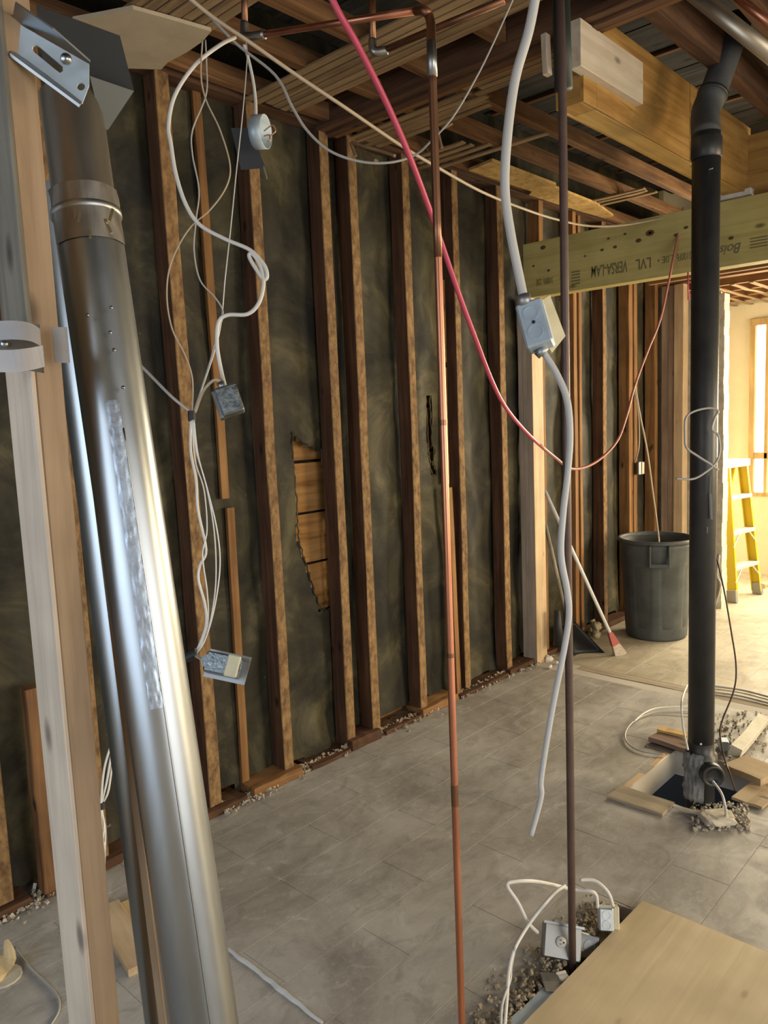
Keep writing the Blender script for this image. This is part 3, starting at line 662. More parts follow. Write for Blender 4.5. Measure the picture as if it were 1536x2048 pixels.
# second copper run higher up
c2 = thing('upper_copper_pipe', 'tarnished copper pipe dropping from the joists and turning right behind the bright one', 'pipe', P(745, 0, 2.2))
MB().tube([P(744, -60, 2.2), P(745, 92, 2.2)], 0.0100, n=14, sm=1).obj('drop', M_COPD, c2, True)
MB().tube([P(745, 80, 2.2), P(746, 98, 2.2), P(753, 104, 2.2), P(775, 100, 2.2)], 0.0125, n=14, sm=5).obj('elbow', M_SOLD, c2, True)
MB().tube([P(770, 100, 2.2), P(900, 45, 2.05), P(1010, 0, 1.95)], 0.0095, n=14, sm=1).obj('cross_run', M_COPD, c2, True)

# brown iron rod
ib = PZ(1145, 1932); it = PX(1124, 120, ib.x)
ir = thing('iron_pipe', 'slim dark brown iron pipe rising from the floor slot beside the plywood cover', 'pipe', (ib.x, ib.y, 0))
MB().tube([(ib.x, ib.y, -0.25), (ib.x, ib.y, 0.3), it, PX(1119, -40, ib.x)], 0.0108, n=16, sm=1).obj('pipe_run', M_IRON, ir, True)
g0, g1 = P(1121, -40, 2.10), P(1127, 178, 2.10)
MB().tube([g0, g1], 0.024, n=20, sm=1).obj('insulation_sleeve', M_GRN, ir, True)
MB().tube([P(1125, 600, 2.09), P(1125, 602, 2.09)], 0.0112, n=12, sm=1).obj('joint', M_IRON, ir)
# pipes crossing the top right corner
c3 = MB().tube([P(1378, -20, 1.25), P(1560, 125, 1.20)], 0.0125, n=16, sm=1).obj('grey_supply_pipe', M_BRASS, None, True)
tag(c3, 'dull thick pipe crossing the upper right corner close to the camera', 'pipe')
c4 = MB().tube([P(1455, -20, 1.5), P(1570, 70, 1.45)], 0.0085, n=16, sm=1).obj('orange_supply_pipe', M_COP, None, True)
tag(c4, 'orange copper pipe at the very corner beyond the dull thick pipe', 'pipe')

# ================================================================== LEFT FOREGROUND
E = P(98, 1040, 1.02); xe, ye = E.x, E.y
wpx = PY(152, 1040, ye).x; dpy = PX(48, 1040, xe).y
fp = thing('timber_post', 'new pine two-by-four post in the left foreground with a pale strap', 'post', (xe, ye, 0))
board('post_board', ((xe + wpx) / 2, (ye + dpy) / 2, 0), ((xe + wpx) / 2, (ye + dpy) / 2, 2.87), wpx - xe, dpy - ye, W_POST, fp, side=(1, 0, 0), seg=10, jit=.0006, bev=.002)
ztape = PX(30, 690, xe).z
board('lit_side_skin', (xe - .003, (ye + dpy) / 2, 0), (xe - .003, (ye + dpy) / 2, ztape), dpy - ye, 0.006, W_NEWP, fp, side=(0, 1, 0), seg=10, jit=.0003, bev=.001)  # paler skin puts the lit side of the post into the colour
board('grey_upper_side', (xe - .003, (ye + dpy) / 2 - .004, ztape + .002), (xe - .003, (ye + dpy) / 2 - .004, 2.87), dpy - ye, 0.006, W_GREY, fp, side=(0, 1, 0), seg=10, jit=.0006, bev=.001)  # thin grey layer over the post side above the strap
jb = P(2, 300, 1.25)
tag(board('painted_jamb_board', (jb.x - .02, jb.y, PX(5, 585, jb.x).z), (jb.x - .02, jb.y, 2.87), 0.05, 0.03, M_GYP, None, seg=4), 'chipped white painted board at the left edge above the strap', 'board')
tag(board('stained_jamb_board', (jb.x - .02, jb.y + .06, PX(5, 650, jb.x).z), (jb.x - .02, jb.y + .06, 2.87), 0.05, 0.03, W_DRK, None, seg=4), 'dark stained board at the left edge behind the white painted board', 'board')
# strap: bent pale sheet around the post
st = thing('pipe_strap', 'pale bent metal strap screwed across the timber post in the left foreground', 'strap', P(40, 690, 0.95))
def ribbon(path, h, t, tw=0.0):
    """vertical ribbon following path points; h height"""
    mbr = MB(); L_ = []
    for p in catmull(path, 6): L_.append(p)
    up = Vector((0, 0, 1)); r0 = None
    for p in L_:
        r = [mbr.bm.verts.new(p + up * h / 2), mbr.bm.verts.new(p - up * h / 2)]
        if r0: mbr.bm.faces.new((r0[0], r[0], r[1], r0[1]))
        r0 = r
    bmesh.ops.solidify(mbr.bm, geom=mbr.bm.faces[:], thickness=t); return mbr
ribbon([P(-30, 664, .925), P(20, 660, .915), P(60, 664, .925), P(82, 676, .95)], 0.022, .002).obj('upper_fold', M_WST, st, True)
ribbon([P(-30, 722, .92), P(25, 722, .91), P(60, 718, .92), P(88, 712, .95)], 0.026, .002).obj('lower_fold', M_WST, st, True)
ribbon([P(-30, 694, .955), P(30, 690, .955), P(84, 698, .965)], 0.060, .002).obj('band', noisy('strap_inner', (.30, .27, .22), (.38, .34, .28), 8, .6), st, True)
ribbon([P(106, 690, .985), P(122, 690, .985), P(137, 690, .99)], 0.045, .0015).obj('end_tab', M_WST, st, True)
q = (CAM - P(10, 686, .92)).to_track_quat('Z', 'Y').to_matrix().to_4x4()
MB().lathe([(0.0045, 0), (0.004, .002), (0.0001, .0025)], Matrix.Translation(P(9, 688, .95)) @ q, n=12).obj('screw', M_GALV, st, True)

# ducts
def axis(pts, d0, d1): return P(*pts[0], d0), P(*pts[1], d1)
def duct(name, a, b, r, label, seam_px=None, m=M_GALV):
    t = thing(name, label, 'duct', a); return t
B0, B1, Bt = P(410, 2048, 1.10), P(173, 432, 1.12), P(141, 195, 1.13)
B00 = B0 + (B0 - B1).normalized() * (B0.z / abs((B0 - B1).normalized().z))
rB = 0.0465
ductB = thing('front_round_duct', 'long round galvanized duct leaning nearest on the right of the timber post', 'duct', B00)
def cyl(a, b, r, n=48, cap=False): return MB().tube([a + (b - a) * (i / 12) for i in range(13)], r, n=n, cap=cap, sm=1)
cyl(B00, B1, rB).obj('lower_section', M_GALV, ductB, True)
cyl(B1 - (B1 - Bt).normalized() * -0.02, Bt, rB - .003).obj('upper_section', metalm('dim_reflection_steel', (.30, .275, .24), .35, .5), ductB, True)  # darker, browner steel: the dim room's reflection is put into the colour
ax = (B1 - B00).normalized(); q = ax.to_track_quat('Z', 'Y').to_matrix().to_4x4()
MB().lathe([(rB + .0005, -.006), (rB + .003, -.004), (rB + .003, .004), (rB - .002, .007)], Matrix.Translation(B1) @ q, n=48, capb=False).obj('joint_bead', M_GALVD, ductB, True)
# local frame of the duct facing the camera
def duct_frame(a, b):
    z = (b - a).normalized(); mid = (a + b) / 2; f = (CAM - mid); f = (f - z * f.dot(z)).normalized(); s = z.cross(f).normalized()
    if s.dot(R @ Vector((1, 0, 0))) < 0: s = -s
    return z, f, s
zB, fB, sB = duct_frame(B00, B1)
def arcpatch(a, t0, t1, th0, th1, r, m, name, parent, nz_=30, na=8, wr=0.0):
    z, f, s = zB, fB, sB; bmm = bmesh.new(); g = {}
    for i in range(nz_ + 1):
        c = a + z * (t0 + (t1 - t0) * i / nz_)
        for j in range(na + 1):
            th = math.radians(th0 + (th1 - th0) * j / na); rr = r + wr * noise.noise(Vector((i * .35, j * .5, 2.2)))
            ed = 0.002 * noise.noise(Vector((i * .7, 0, 5))) if j in (0, na) else 0
            g[i, j] = bmm.verts.new(c + (f * math.cos(th) + s * math.sin(th)) * rr + s * ed)
    for i in range(nz_):
        for j in range(na): bmm.faces.new((g[i, j], g[i + 1, j], g[i + 1, j + 1], g[i, j + 1]))
    bmesh.ops.recalc_face_normals(bmm, faces=bmm.faces)
    mm = bpy.data.meshes.new(name); bmm.to_mesh(mm); bmm.free(); return link(name, mm, m, parent, True)
def tpar(py_):  # distance along duct B of the picture row
    best = min(range(400), key=lambda k: abs(projy(B00 + zB * (k * 0.008)) - py_)); return best * 0.008
def projy(p):
    c = R.transposed() @ (p - CAM); return CY + F * c.y / c.z
arcpatch(B00, tpar(1400), tpar(812), -14, 8, rB + .0014, M_FOIL, 'foil_tape', ductB, 90, 10, .0007)
arcpatch(B00, tpar(500), tpar(392), -70, 78, rB + .002, metalm('dull_tape', (.33, .31, .29), .35, .6, 30, .5), 'tape_wrap', ductB, 8, 24, .0012)
seam = MB().tube([B00 + zB * (t * .02) + (fB * math.cos(.16) + sB * math.sin(.16)) * rB for t in range(1, int(tpar(830) / .02))], 0.0016, n=6, sm=1); seam.obj('lock_seam', M_GALV, ductB, True)
mb = MB()
for (px_, py_, l) in ((150, 425, .02), (157, 435, .016), (222, 430, .02), (216, 452, .02), (180, 468, .012)):
    p_ = P(px_, py_, 1.058); mb.box((-.002, -.0005, -l / 2), (.002, .0005, l / 2), Matrix.Translation(p_) @ q @ Matrix.Rotation(random.uniform(-.5, .5), 4, 'Y'))
mb.obj('bent_tab', metalm('tab_bright', (.85, .72, .45), .2, .3), ductB)
mb = MB()
for (px_, py_) in ((175, 630), (222, 615), (220, 665), (228, 700), (246, 775)):
    p_ = P(px_, py_, 1.056); MB().lathe([(.0028, 0), (.002, .002), (.0001, .003)], Matrix.Translation(p_) @ (CAM - p_).to_track_quat('Z', 'Y').to_matrix().to_4x4(), n=8).obj('rivet', M_GALV, ductB, True)
A0, A1 = P(352, 2048, 1.24), P(184, 760, 1.26)
A00 = A0 + (A0 - A1).normalized() * (A0.z / abs((A0 - A1).normalized().z))
ductA = thing('rear_round_duct', 'long round shiny duct leaning behind the nearest one beside the timber post', 'duct', A00)
cyl(A00, A1 + (A1 - A0) * .3, 0.0465).obj('duct_section', M_GALV, ductA, True)
zA, fA, sA = duct_frame(A00, A1)
MB().tube([A00 + (fA * .99 - sA * .14) * .0465 + zA * .1, A1 + (fA * .99 - sA * .14) * .0465], 0.0016, n=6, sm=1).obj('lock_seam', M_GALV, ductA, True)
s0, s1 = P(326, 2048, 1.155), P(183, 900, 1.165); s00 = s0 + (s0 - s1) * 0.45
sl = board('leaning_strip', s00, s1 + (s1 - s0) * .25, 0.0105, 0.006, W_POST, None, side=tuple(R @ Vector((1, 0, 0))), seg=8, jit=.0002, bev=.0005)  # narrow tan strip added along the line between the ducts
tag(sl, 'slender tan strip leaning between the two round ducts', 'wood strip')

# bracket with slots, top left
def camplate(pts, holes, d, t, m, name, parent=None, depths=None):
    """sheet metal cut to an outline in a plane facing the camera side"""
    o = P(pts[0][0], pts[0][1], depths[0]); u = P(pts[1][0], pts[1][1], depths[1]) - o; v = P(pts[2][0], pts[2][1], depths[2]) - o
    n = u.cross(v).normalized(); u1 = u.normalized(); v1 = n.cross(u1)
    def hit(a, b):
        r = ray(a, b); k = (o - CAM).dot(n) / r.dot(n); p = CAM + r * k - o; return (p.dot(u1), p.dot(v1))
    if n.dot(CAM - o) < 0: n_ = n
    else: n_ = -n
    return MB().plate([hit(*p) for p in pts], [[hit(*p) for p in h] for h in holes], o, u1, v1, n_, t).obj(name, m, parent)
br = thing('slotted_bracket', 'galvanized slotted bracket fixed across the top of the timber post', 'bracket', P(90, 100, .95))
def disc(cx, cy, r, n=14): return [(cx + r * math.cos(6.283 * k / n), cy + r * math.sin(6.283 * k / n)) for k in range(n)]
slot = [(66, 92), (72, 89), (80, 94), (125, 132), (126, 142), (120, 146), (112, 140), (68, 104), (64, 98)]
camplate([(22, 98), (24, 40), (178, 128), (178, 170), (164, 207), (95, 150)], [slot, disc(162, 173, 8)], 0, .0025, M_BOXM, 'slotted_face', br, [.96, .96, .98])
camplate([(24, 40), (30, 6), (105, 58), (180, 124), (178, 130), (100, 82)], [], 0, .0025, M_GALV, 'upper_flange', br, [.96, .93, .955])
camplate([(22, 98), (20, 106), (160, 209), (164, 204), (95, 148)], [], 0, .004, M_GALVD, 'lower_lip', br, [.958, .95, .97])
MB().lathe([(.007, 0), (.006, .004), (.0001, .005)], Matrix.Translation(P(132, 118, .955)) @ (CAM - P(130, 110, .95)).to_track_quat('Z', 'Y').to_matrix().to_4x4(), n=12).obj('bolt_head', M_GALV, br, True)
sp = thing('bent_sheet_piece', 'grey bent sheet metal piece sticking out behind the slotted bracket', 'sheet metal', P(200, 150, 1.05))
camplate([(72, 10), (240, 72), (268, 182), (180, 152), (85, 120)], [], 0, .002, M_PLD, 'upper_leaf', sp, [1.05, 1.1, 1.15])  # dark steel colour stands for the dark room mirrored in the sheet
camplate([(180, 152), (268, 182), (216, 260), (203, 256)], [], 0, .002, M_PLD2, 'lower_leaf', sp, [1.10, 1.15, 1.14])

# ================================================================== ELECTRICAL BOXES
def ebox(name, label, c, up, face, w_, h_, d_, m=M_BOXM, knock=2, open_=False, cat='electrical box'):
    """c centre; `up` long axis; `face` outward normal"""
    face = Vector(face).normalized(); up = Vector(up); up = (up - face * up.dot(face)).normalized(); rt = up.cross(face).normalized()
    mw = Matrix((rt, up, face)).transposed().to_4x4(); mw.translation = c
    t = thing(name, label, cat, c)
    mb = MB()
    if open_:
        th = .0018
        mb.box((-w_ / 2, -h_ / 2, -d_ / 2), (w_ / 2, h_ / 2, -d_ / 2 + th), mw)
        for s_ in (-1, 1):
            mb.box((s_ * w_ / 2 - th / 2, -h_ / 2, -d_ / 2), (s_ * w_ / 2 + th / 2, h_ / 2, d_ / 2), mw); mb.box((-w_ / 2, s_ * h_ / 2 - th / 2, -d_ / 2), (w_ / 2, s_ * h_ / 2 + th / 2, d_ / 2), mw)
    else: mb.box((-w_ / 2, -h_ / 2, -d_ / 2), (w_ / 2, h_ / 2, d_ / 2), mw, bevel=.004)
    body = mb.obj('box_body', m, t)
    for k in range(knock):
        yy = (k - (knock - 1) / 2) * h_ * .42
        k_ = MB(); r_ = min(w_, h_) * .30
        k_.lathe([(r_, d_ / 2 - .0005), (r_, d_ / 2 + .0018), (r_ - .0024, d_ / 2 + .0018), (r_ - .0024, d_ / 2 + .0002), (.0001, d_ / 2 + .0002)], mw @ Matrix.Translation((0, yy, 0)), n=20, capb=False); k_.obj('knockout', m, body)
    return t, mw
def cr(x, y, z): return R @ Vector((x, y, z))   # camera-relative direction
# main hanging box
d1 = 1.50
bx, mwx = ebox('hanging_handy_box', 'pale blue-grey metal outlet box hanging mid-air on the thick pale cable', P(1071, 652, d1), cr(-.27, -1, .05), cr(-.38, -.12, -1), 0.052, 0.092, 0.045)
MB().lathe([(.0035, .0225), (.0035, .0236), (.0001, .0237)], mwx, n=10).obj('screw_hole', M_BLK, bx)
camplate([(1066, 612), (1100, 590), (1131, 672), (1104, 706), (1093, 682)], [disc(1079, 608, 2.5, 8), disc(1101, 690, 3, 8)], 0, .003, M_BEIGE, 'cover_plate', bx, [1.50, 1.55, 1.56])
MB().tube([P(1046, 590, d1), P(1051, 612, d1)], .014, n=14, sm=1).obj('cable_clamp', M_GALVD, bx, True)
MB().tube([P(1078, 698, d1), P(1088, 708, d1)], .013, n=14, sm=1).obj('cable_clamp', M_GALVD, bx, True)
cable('thick_pale_cable', [P(1075, -30, 1.42), P(1058, 60, 1.44), P(1030, 160, 1.46), P(1014, 280, 1.47), P(1010, 380, 1.48), P(1022, 470, 1.49), P(1040, 560, 1.5), P(1048, 600, 1.5)], .0092, M_BXC, 'thick pale cable running from the joists down into the hanging blue-grey box')
cable('lower_pale_cable', [P(1086, 704, 1.5), P(1112, 745, 1.5), P(1134, 800, 1.5), P(1140, 870, 1.5), P(1136, 940, 1.5), P(1126, 1030, 1.5), P(1122, 1110, 1.5), P(1134, 1180, 1.5), P(1138, 1230, 1.5), P(1128, 1300, 1.5), P(1108, 1400, 1.5), P(1094, 1480, 1.5), P(1082, 1560, 1.5), P(1082, 1595, 1.5), P(1062, 1670, 1.5)], [.0085, .0095, .0085, .009, .0085, .008, .0075, .007], M_BXC, 'wavy pale cable hanging loose below the blue-grey box', flat=.75)
# left hanging boxes
dB = 1.95
b2, mw2 = ebox('upper_left_handy_box', 'scratched steel outlet box dangling from white cables at upper left', P(459, 802, dB), cr(-.35, -1, 0), cr(.15, -.1, -1), 0.058, 0.072, 0.045, M_BOXD)
MB().box((-.036, -.036, -.028), (-.027, .036, .0), mw2).obj('ear', M_GALV, b2)
MB().tube([P(440, 765, dB), P(446, 778, dB)], .010, n=10, sm=1).obj('cable_clamp', M_GALVD, b2, True)
b3, mw3 = ebox('lower_left_handy_box', 'galvanized outlet box with beige insert hanging low beside the nearest duct', P(446, 1330, 1.85), cr(1, .22, 0), cr(.0, -.35, -1), 0.050, 0.082, 0.04, M_BOXD, knock=3)
MB().box((-.026, .012, .0205), (.026, .044, .028), mw3, bevel=.003).obj('receptacle', M_BEIGE, b3)
MB().box((-.034, -.045, -.026), (.034, .058, -.022), mw3).obj('mounting_plate', M_GALVD, b3)
# round box and plate on the stud
b4 = thing('round_ceiling_box', 'small round steel box hung before the stud at upper left', 'electrical box', P(515, 265, 2.4))
fd = cr(1, 0.05, -.25).normalized(); q4 = fd.to_track_quat('Z', 'Y').to_matrix().to_4x4(); q4.translation = P(508, 265, 2.4)
MB().lathe([(.0001, 0), (.047, 0), (.050, .003), (.050, .040), (.048, .040), (.047, .004), (.0001, .004)], q4, n=28, capb=False).obj('box_body', M_BOXM, b4, True)
cable('bare_wire_ends', [P(528, 262, 2.38), P(545, 250, 2.36), P(551, 262, 2.36), P(540, 272, 2.36)], .0022, M_COPW, parent=b4)
cable('bare_wire_ends', [P(528, 272, 2.38), P(538, 270, 2.36), P(540, 280, 2.36), P(534, 284, 2.36)], .0022, M_COPW, parent=b4)
cp4 = camplate([(462, 256), (500, 256), (531, 336), (482, 340)], [], 0, .002, M_PLD, 'steel_plate', None, [2.45, 2.45, 2.5])
tag(cp4, 'dark flat steel plate hanging against the stud behind the small round box', 'metal plate')
tag(MB().tube([P(521, 310, 2.5), P(534, 358, 2.5)], .003, n=6, sm=1).obj('plate_prong', M_GALVD, cp4))
# floor boxes
b5, mw5 = ebox('floor_outlet_box', 'grey outlet box with a white receptacle lying in debris by the iron pipe', P(1122, 1884, 2.25), cr(.97, .18, 0), cr(0, -.5, -1), 0.090, 0.108, 0.050, M_GALVD, knock=0)
k5 = MB(); k5.lathe([(.015, 0), (.015, .004), (.0001, .005)], mw5 @ Matrix.Translation((0, -.005, .025)), n=20); k5.obj('receptacle', M_WPL, b5, True)
mb = MB()
for a_ in (-.005, .005): mb.box((a_ - .001, -.010, .029), (a_ + .001, -.004, .0306), mw5)
mb.box((-.002, .000, .029), (.002, .004, .0306), mw5); mb.obj('slots', M_BLK, b5)
MB().box((-.049, -.058, .022), (-.042, .060, .030), mw5).obj('bent_rim', M_GALV, b5)
b7, mw7 = ebox('dented_steel_box', 'dented shiny steel box lying behind the iron pipe against the plywood cover', P(1174, 1896, 2.30), cr(.9, .3, 0), cr(.1, -.7, -1), 0.07, 0.06, 0.05, M_GALV, knock=1)
b6, mw6 = ebox('upright_floor_box', 'pale steel outlet box standing upright at the corner of the plywood cover', P(1211, 1836, 2.34), cr(0, -1, -.1), cr(-.1, -.2, -1), 0.044, 0.066, 0.04, metalm('bright_box', (.72, .80, .88), .4, .6), knock=2)
MB().box((.022, -.030, -.022), (.040, .036, .010), mw6, bevel=.003).obj('beige_block', M_BEIGE, b6)
# cables of floor boxes
cable('floor_box_cable', [P(1232 - 6, 1812, 2.31), P(1216, 1785, 2.31), P(1190, 1762, 2.33), P(1160, 1760, 2.33)], .0053, M_WCAB, 'white cable arching from the upright floor box behind the iron pipe')
cable('floor_box_cable', [P(1195, 1815, 2.33), P(1192, 1790, 2.33), P(1178, 1782, 2.33), P(1140, 1778, 2.34), P(1100, 1768, 2.29), P(1060, 1762, 2.23), P(1020, 1765, 2.19), P(1016, 1775, 2.18), P(1036, 1805, 2.18), P(1056, 1845, 2.19), P(1075, 1865, 2.21)], .0053, M_WCAB, 'white cable bent in a sharp angle linking the two floor boxes')
cable('floor_box_cable', [P(1130, 1772, 2.27), P(1110, 1785, 2.24), P(1075, 1825, 2.19), P(1050, 1860, 2.16), P(1028, 1900, 2.11), P(1018, 1940, 2.08), P(1014, 1990, 2.04), P(1008, 2070, 1.97)], .0053, M_WCAB, 'long white cable running down to the bottom edge of the view')
cable('floor_box_cable', [P(1030, 1895, 2.11), P(1022, 1935, 2.09), P(1020, 1960, 2.07), P(1004, 2010, 2.01), P(1002, 2070, 1.97)], .004, M_BXC, 'greyish cable lying alongside the long white one at the bottom')

# ================================================================== WIRES IN THE AIR
pk = [P(655, -20, 1.60), P(680, 30, 1.62), P(712, 85, 1.66), P(770, 200, 1.74), P(820, 315, 1.82), P(872, 455, 1.95), P(915, 580, 2.05), P(950, 675, 2.15), P(985, 765, 2.3), P(1015, 820, 2.5), P(1060, 872, 2.75), P(1110, 915, 3.0), P(1145, 938, 3.15), P(1190, 925, 3.3), P(1232, 885, 3.45), P(1252, 835, 3.55), P(1270, 770, 3.65), P(1296, 700, 3.75), P(1320, 640, 3.85), P(1336, 570, 3.92), P(1350, 500, 3.97), P(1362, 440, 4.0), P(1366, 415, 3.98)]
pts = catmull(pk, 6)
cut = int(len(pts) * .47)
ro = thing('red_tube', 'long pink-red flexible tube hanging in a deep loop across the room', 'tube', pk[0])
MB().tube(pts[:cut + 1], [.0073, .0073, .0068, .0062], n=12, sm=1).obj('bright_length', M_PINK, ro, True)
MB().tube(pts[cut:], [.0062, .0058, .0055, .0055, .0060], n=12, sm=1).obj('faded_length', M_PINK2, ro, True)
cable('beige_ceiling_cable', [P(360, -20, 1.9), P(420, 30, 1.95), P(500, 85, 2.0), P(600, 155, 2.1), P(690, 215, 2.2), P(800, 290, 2.4), P(870, 332, 2.55), P(960, 382, 2.8), P(1040, 415, 3.1), P(1110, 438, 3.4), P(1180, 452, 3.7), P(1250, 450, 3.9), P(1330, 435, 4.05)], .0052, M_BCAB, 'long beige cable crossing under the ceiling from upper left to the header beam')
cable('grey_ceiling_cable', [P(400, 10, 2.2), P(470, 85, 2.2), P(550, 150, 2.2), P(585, 215, 2.2), P(615, 262, 2.2), P(660, 302, 2.2), P(720, 323, 2.2), P(780, 325, 2.2), P(830, 310, 2.2), P(862, 282, 2.15), P(905, 235, 2.1), P(950, 160, 2.05), P(985, 90, 2.0), P(1030, -10, 1.95)], [.0042, .0042, .0038, .0026, .002], M_GCAB, 'thin grey cable sagging in a wide curve under the ceiling')
D2 = 1.98
cable('looping_white_cable', [P(470, 75, 2.1), P(440, 90, 2.05), P(390, 130, 2.0), P(350, 190, D2), P(337, 250, D2), P(342, 290, D2), P(352, 350, D2), P(372, 410, D2), P(400, 450, D2), P(450, 478, D2), P(500, 500, D2), P(528, 530, D2), P(534, 552, D2), P(527, 558, D2), P(510, 535, D2), P(498, 512, D2), P(505, 508, D2), P(520, 530, D2), P(527, 565, D2), P(518, 605, D2), P(495, 628, D2), P(455, 630, D2), P(437, 645, D2), P(434, 690, D2), P(442, 740, D2), P(450, 772, dB)], .0052, M_WCAB, 'stiff white cable looping down from the ceiling into the upper left box')
TH = .0016
cable('thin_cable', [P(405, 80, 2.0), P(402, 150, 2.0), P(412, 200, 2.0), P(440, 260, 2.0), P(460, 330, 2.0), P(452, 375, 2.0), P(420, 420, 2.0), P(385, 450, 2.0), P(358, 490, 2.0), P(338, 540, 2.0), P(334, 600, 2.0), P(345, 660, 2.0), P(370, 710, 2.0), P(385, 760, 2.0), P(384, 830, 2.0)], TH * 1.3, M_BCAB, 'thin cable bulging left in front of the first stud right of the duct')
cable('thin_cable', [P(411, 80, 2.02), P(413, 130, 2.02), P(412, 190, 2.02), P(385, 260, 2.02), P(385, 310, 2.02), P(398, 380, 2.02), P(392, 440, 2.02), P(388, 500, 2.02), P(400, 560, 2.02), P(430, 595, 2.02), P(446, 625, 2.02), P(436, 665, 2.02), P(415, 740, 2.02), P(386, 828, 2.02)], TH * 1.3, M_GCAB, 'thin cable weaving down past the furring strip at upper left')
cable('thin_cable', [P(487, 60, 2.3), P(494, 100, 2.25), P(492, 150, 2.2), P(484, 240, 2.15), P(473, 340, 2.1), P(462, 450, 2.05), P(450, 560, 2.03), P(443, 640, 2.02), P(430, 700, 2.02), P(400, 790, 2.0), P(388, 826, 2.0)], TH, M_WCAB, 'straight thin white cable passing in front of the dark steel plate')
cable('round_box_cable', [P(488, 90, 2.4), P(496, 115, 2.4), P(506, 160, 2.4), P(511, 200, 2.4), P(512, 236, 2.4)], .0048, M_WCAB, 'short white cable feeding the small round box from above')
cable('box_to_bundle_cable', [P(448, 778, dB), P(438, 762, dB), P(425, 762, dB), P(405, 785, 1.97), P(390, 825, 2.0)], .004, M_BCAB, 'short cable curling from the upper left box to the bundle')
tie = MB().tube([P(383, 822, 2.0), P(384, 842, 2.0)], .010, n=10, sm=1).obj('black_tape_tie', M_BLK); tag(tie, 'black tape tie binding the cable bundle above', 'tape')
for k, (pp, lab) in enumerate((
    ([(382, 840), (381, 900), (392, 960), (396, 1020), (412, 1100), (400, 1130), (397, 1160), (410, 1210), (412, 1250), (398, 1292), (388, 1310)], 'leftmost white strand of the vertical cable bundle kinking left near its lower end'),
    ([(384, 840), (390, 920), (408, 980), (414, 1060), (405, 1110), (414, 1180), (416, 1240), (402, 1290), (390, 1308)], 'second strand of the vertical cable bundle hanging below the black tie'),
    ([(386, 840), (392, 900), (412, 970), (428, 1060), (432, 1150), (425, 1220), (410, 1280), (392, 1308)], 'third strand of the vertical cable bundle bowing gently right'),
    ([(388, 840), (396, 910), (415, 980), (434, 1060), (440, 1130), (430, 1210), (412, 1275), (394, 1306)], 'rightmost strand of the vertical cable bundle bowing widest right'))):
    cable('bundle_cable', [P(a, b, 2.0 - .012 * k) for a, b in pp], .0036 if k == 0 else TH * 1.1, M_WCAB, lab, group=None)
tag(MB().tube([P(370, 1316, 1.97), P(394, 1305, 1.97)], .013, n=10, sm=1).obj('black_tape_wrap', M_BLK), 'black tape wrap at the lower end of the cable bundle beside the duct', 'tape')
cable('tail_cable', [P(392, 1312, 1.96), P(410, 1322, 1.9), P(420, 1326, 1.87)], .004, M_BCAB, 'short tail cable joining the black tape wrap to the lower left box')
cable('tail_cable', [P(370, 1316, 1.97), P(355, 1330, 2.0), P(350, 1345, 2.0)], .004, M_WCAB, 'white stub running from the black tape wrap behind the duct')
cable('diagonal_grey_cable', [P(255, 705, 2.1), P(300, 750, 2.05), P(345, 795, 2.0), P(384, 826, 2.0)], .0038, M_GCAB, 'straight grey cable slanting from behind the duct to the tape tie')
for k, (pp, lab) in enumerate((([(222, 1490), (208, 1540), (202, 1610), (203, 1660), (207, 1700)], 'left white strand hanging beside the timber post near the floor'), ([(224, 1500), (214, 1560), (203, 1612), (208, 1650), (204, 1690)], 'middle white strand hanging beside the timber post near the floor'), ([(226, 1510), (217, 1580), (204, 1614), (210, 1660), (209, 1710)], 'right white strand hanging beside the timber post near the floor'))):
    cable('low_strand', [P(a, b, 2.3 + .01 * k) for a, b in pp] + [PZ(pp[-1][0], 1735 + 4 * k, .004)], .0035, M_WCAB, lab)
tag(MB().tube([P(202, 1606, 2.3), P(203, 1618, 2.3)], .011, n=10, sm=1).obj('small_black_tie', M_BLK), 'small black tie around the white strands near the floor', 'tape')
# right hand side wires
W3 = 2.84
cable('tangled_wire', [P(1352, 957, W3), P(1385, 958, W3), P(1410, 945, W3), P(1432, 925, W3), P(1440, 900, W3), P(1436, 870, W3), P(1424, 858, W3), P(1430, 835, W3), P(1436, 822, W3), P(1420, 816, W3), P(1390, 822, W3), P(1372, 836, W3), P(1370, 870, W3), P(1373, 895, W3), P(1395, 912, W3), P(1420, 928, W3), P(1436, 940, W3)], .0042, M_GCAB, 'grey wire tangled in loops around the black drain pipe')
cable('dark_hanging_wire', [P(1425, 1082, 3.0), P(1432, 1110, 3.0), P(1448, 1180, 3.0), P(1462, 1260, 3.0), P(1472, 1330, 3.0), P(1468, 1380, 3.0), P(1445, 1440, 2.95), P(1440, 1470, 2.9), P(1450, 1520, 2.9), P(1462, 1553, 2.85), PZ(1470, 1580, 0.01)], .0032, M_BRWN, 'thin dark brown wire hanging right of the black drain pipe to the floor')
cable('loose_beige_wire', [P(1270, 770, 5.0), P(1280, 830, 5.0), P(1294, 900, 5.0), P(1305, 980, 5.05), P(1316, 1062, 5.2), P(1318, 1085, 5.2)], .006, M_BCAB, 'beige wire drooping down the studs into the round bin')
cable('loose_beige_wire', [P(1268, 775, 5.0), P(1277, 830, 5.0), P(1278, 890, 5.0), P(1270, 925, 5.1)], .005, M_BCAB, 'beige wire drooping down to the small outlet box on the studs')
ob, mwo = ebox('wall_outlet_box', 'small dark outlet box with a pale edge fixed to the far studs', PY(1277, 936, 2.56), (0, 0, 1), (-.3, -1, 0), 0.05, 0.10, 0.05, M_GALVD, knock=0)
MB().box((.005, -.045, .025), (.03, .045, .03), mwo).obj('pale_edge', M_BEIGE, ob)
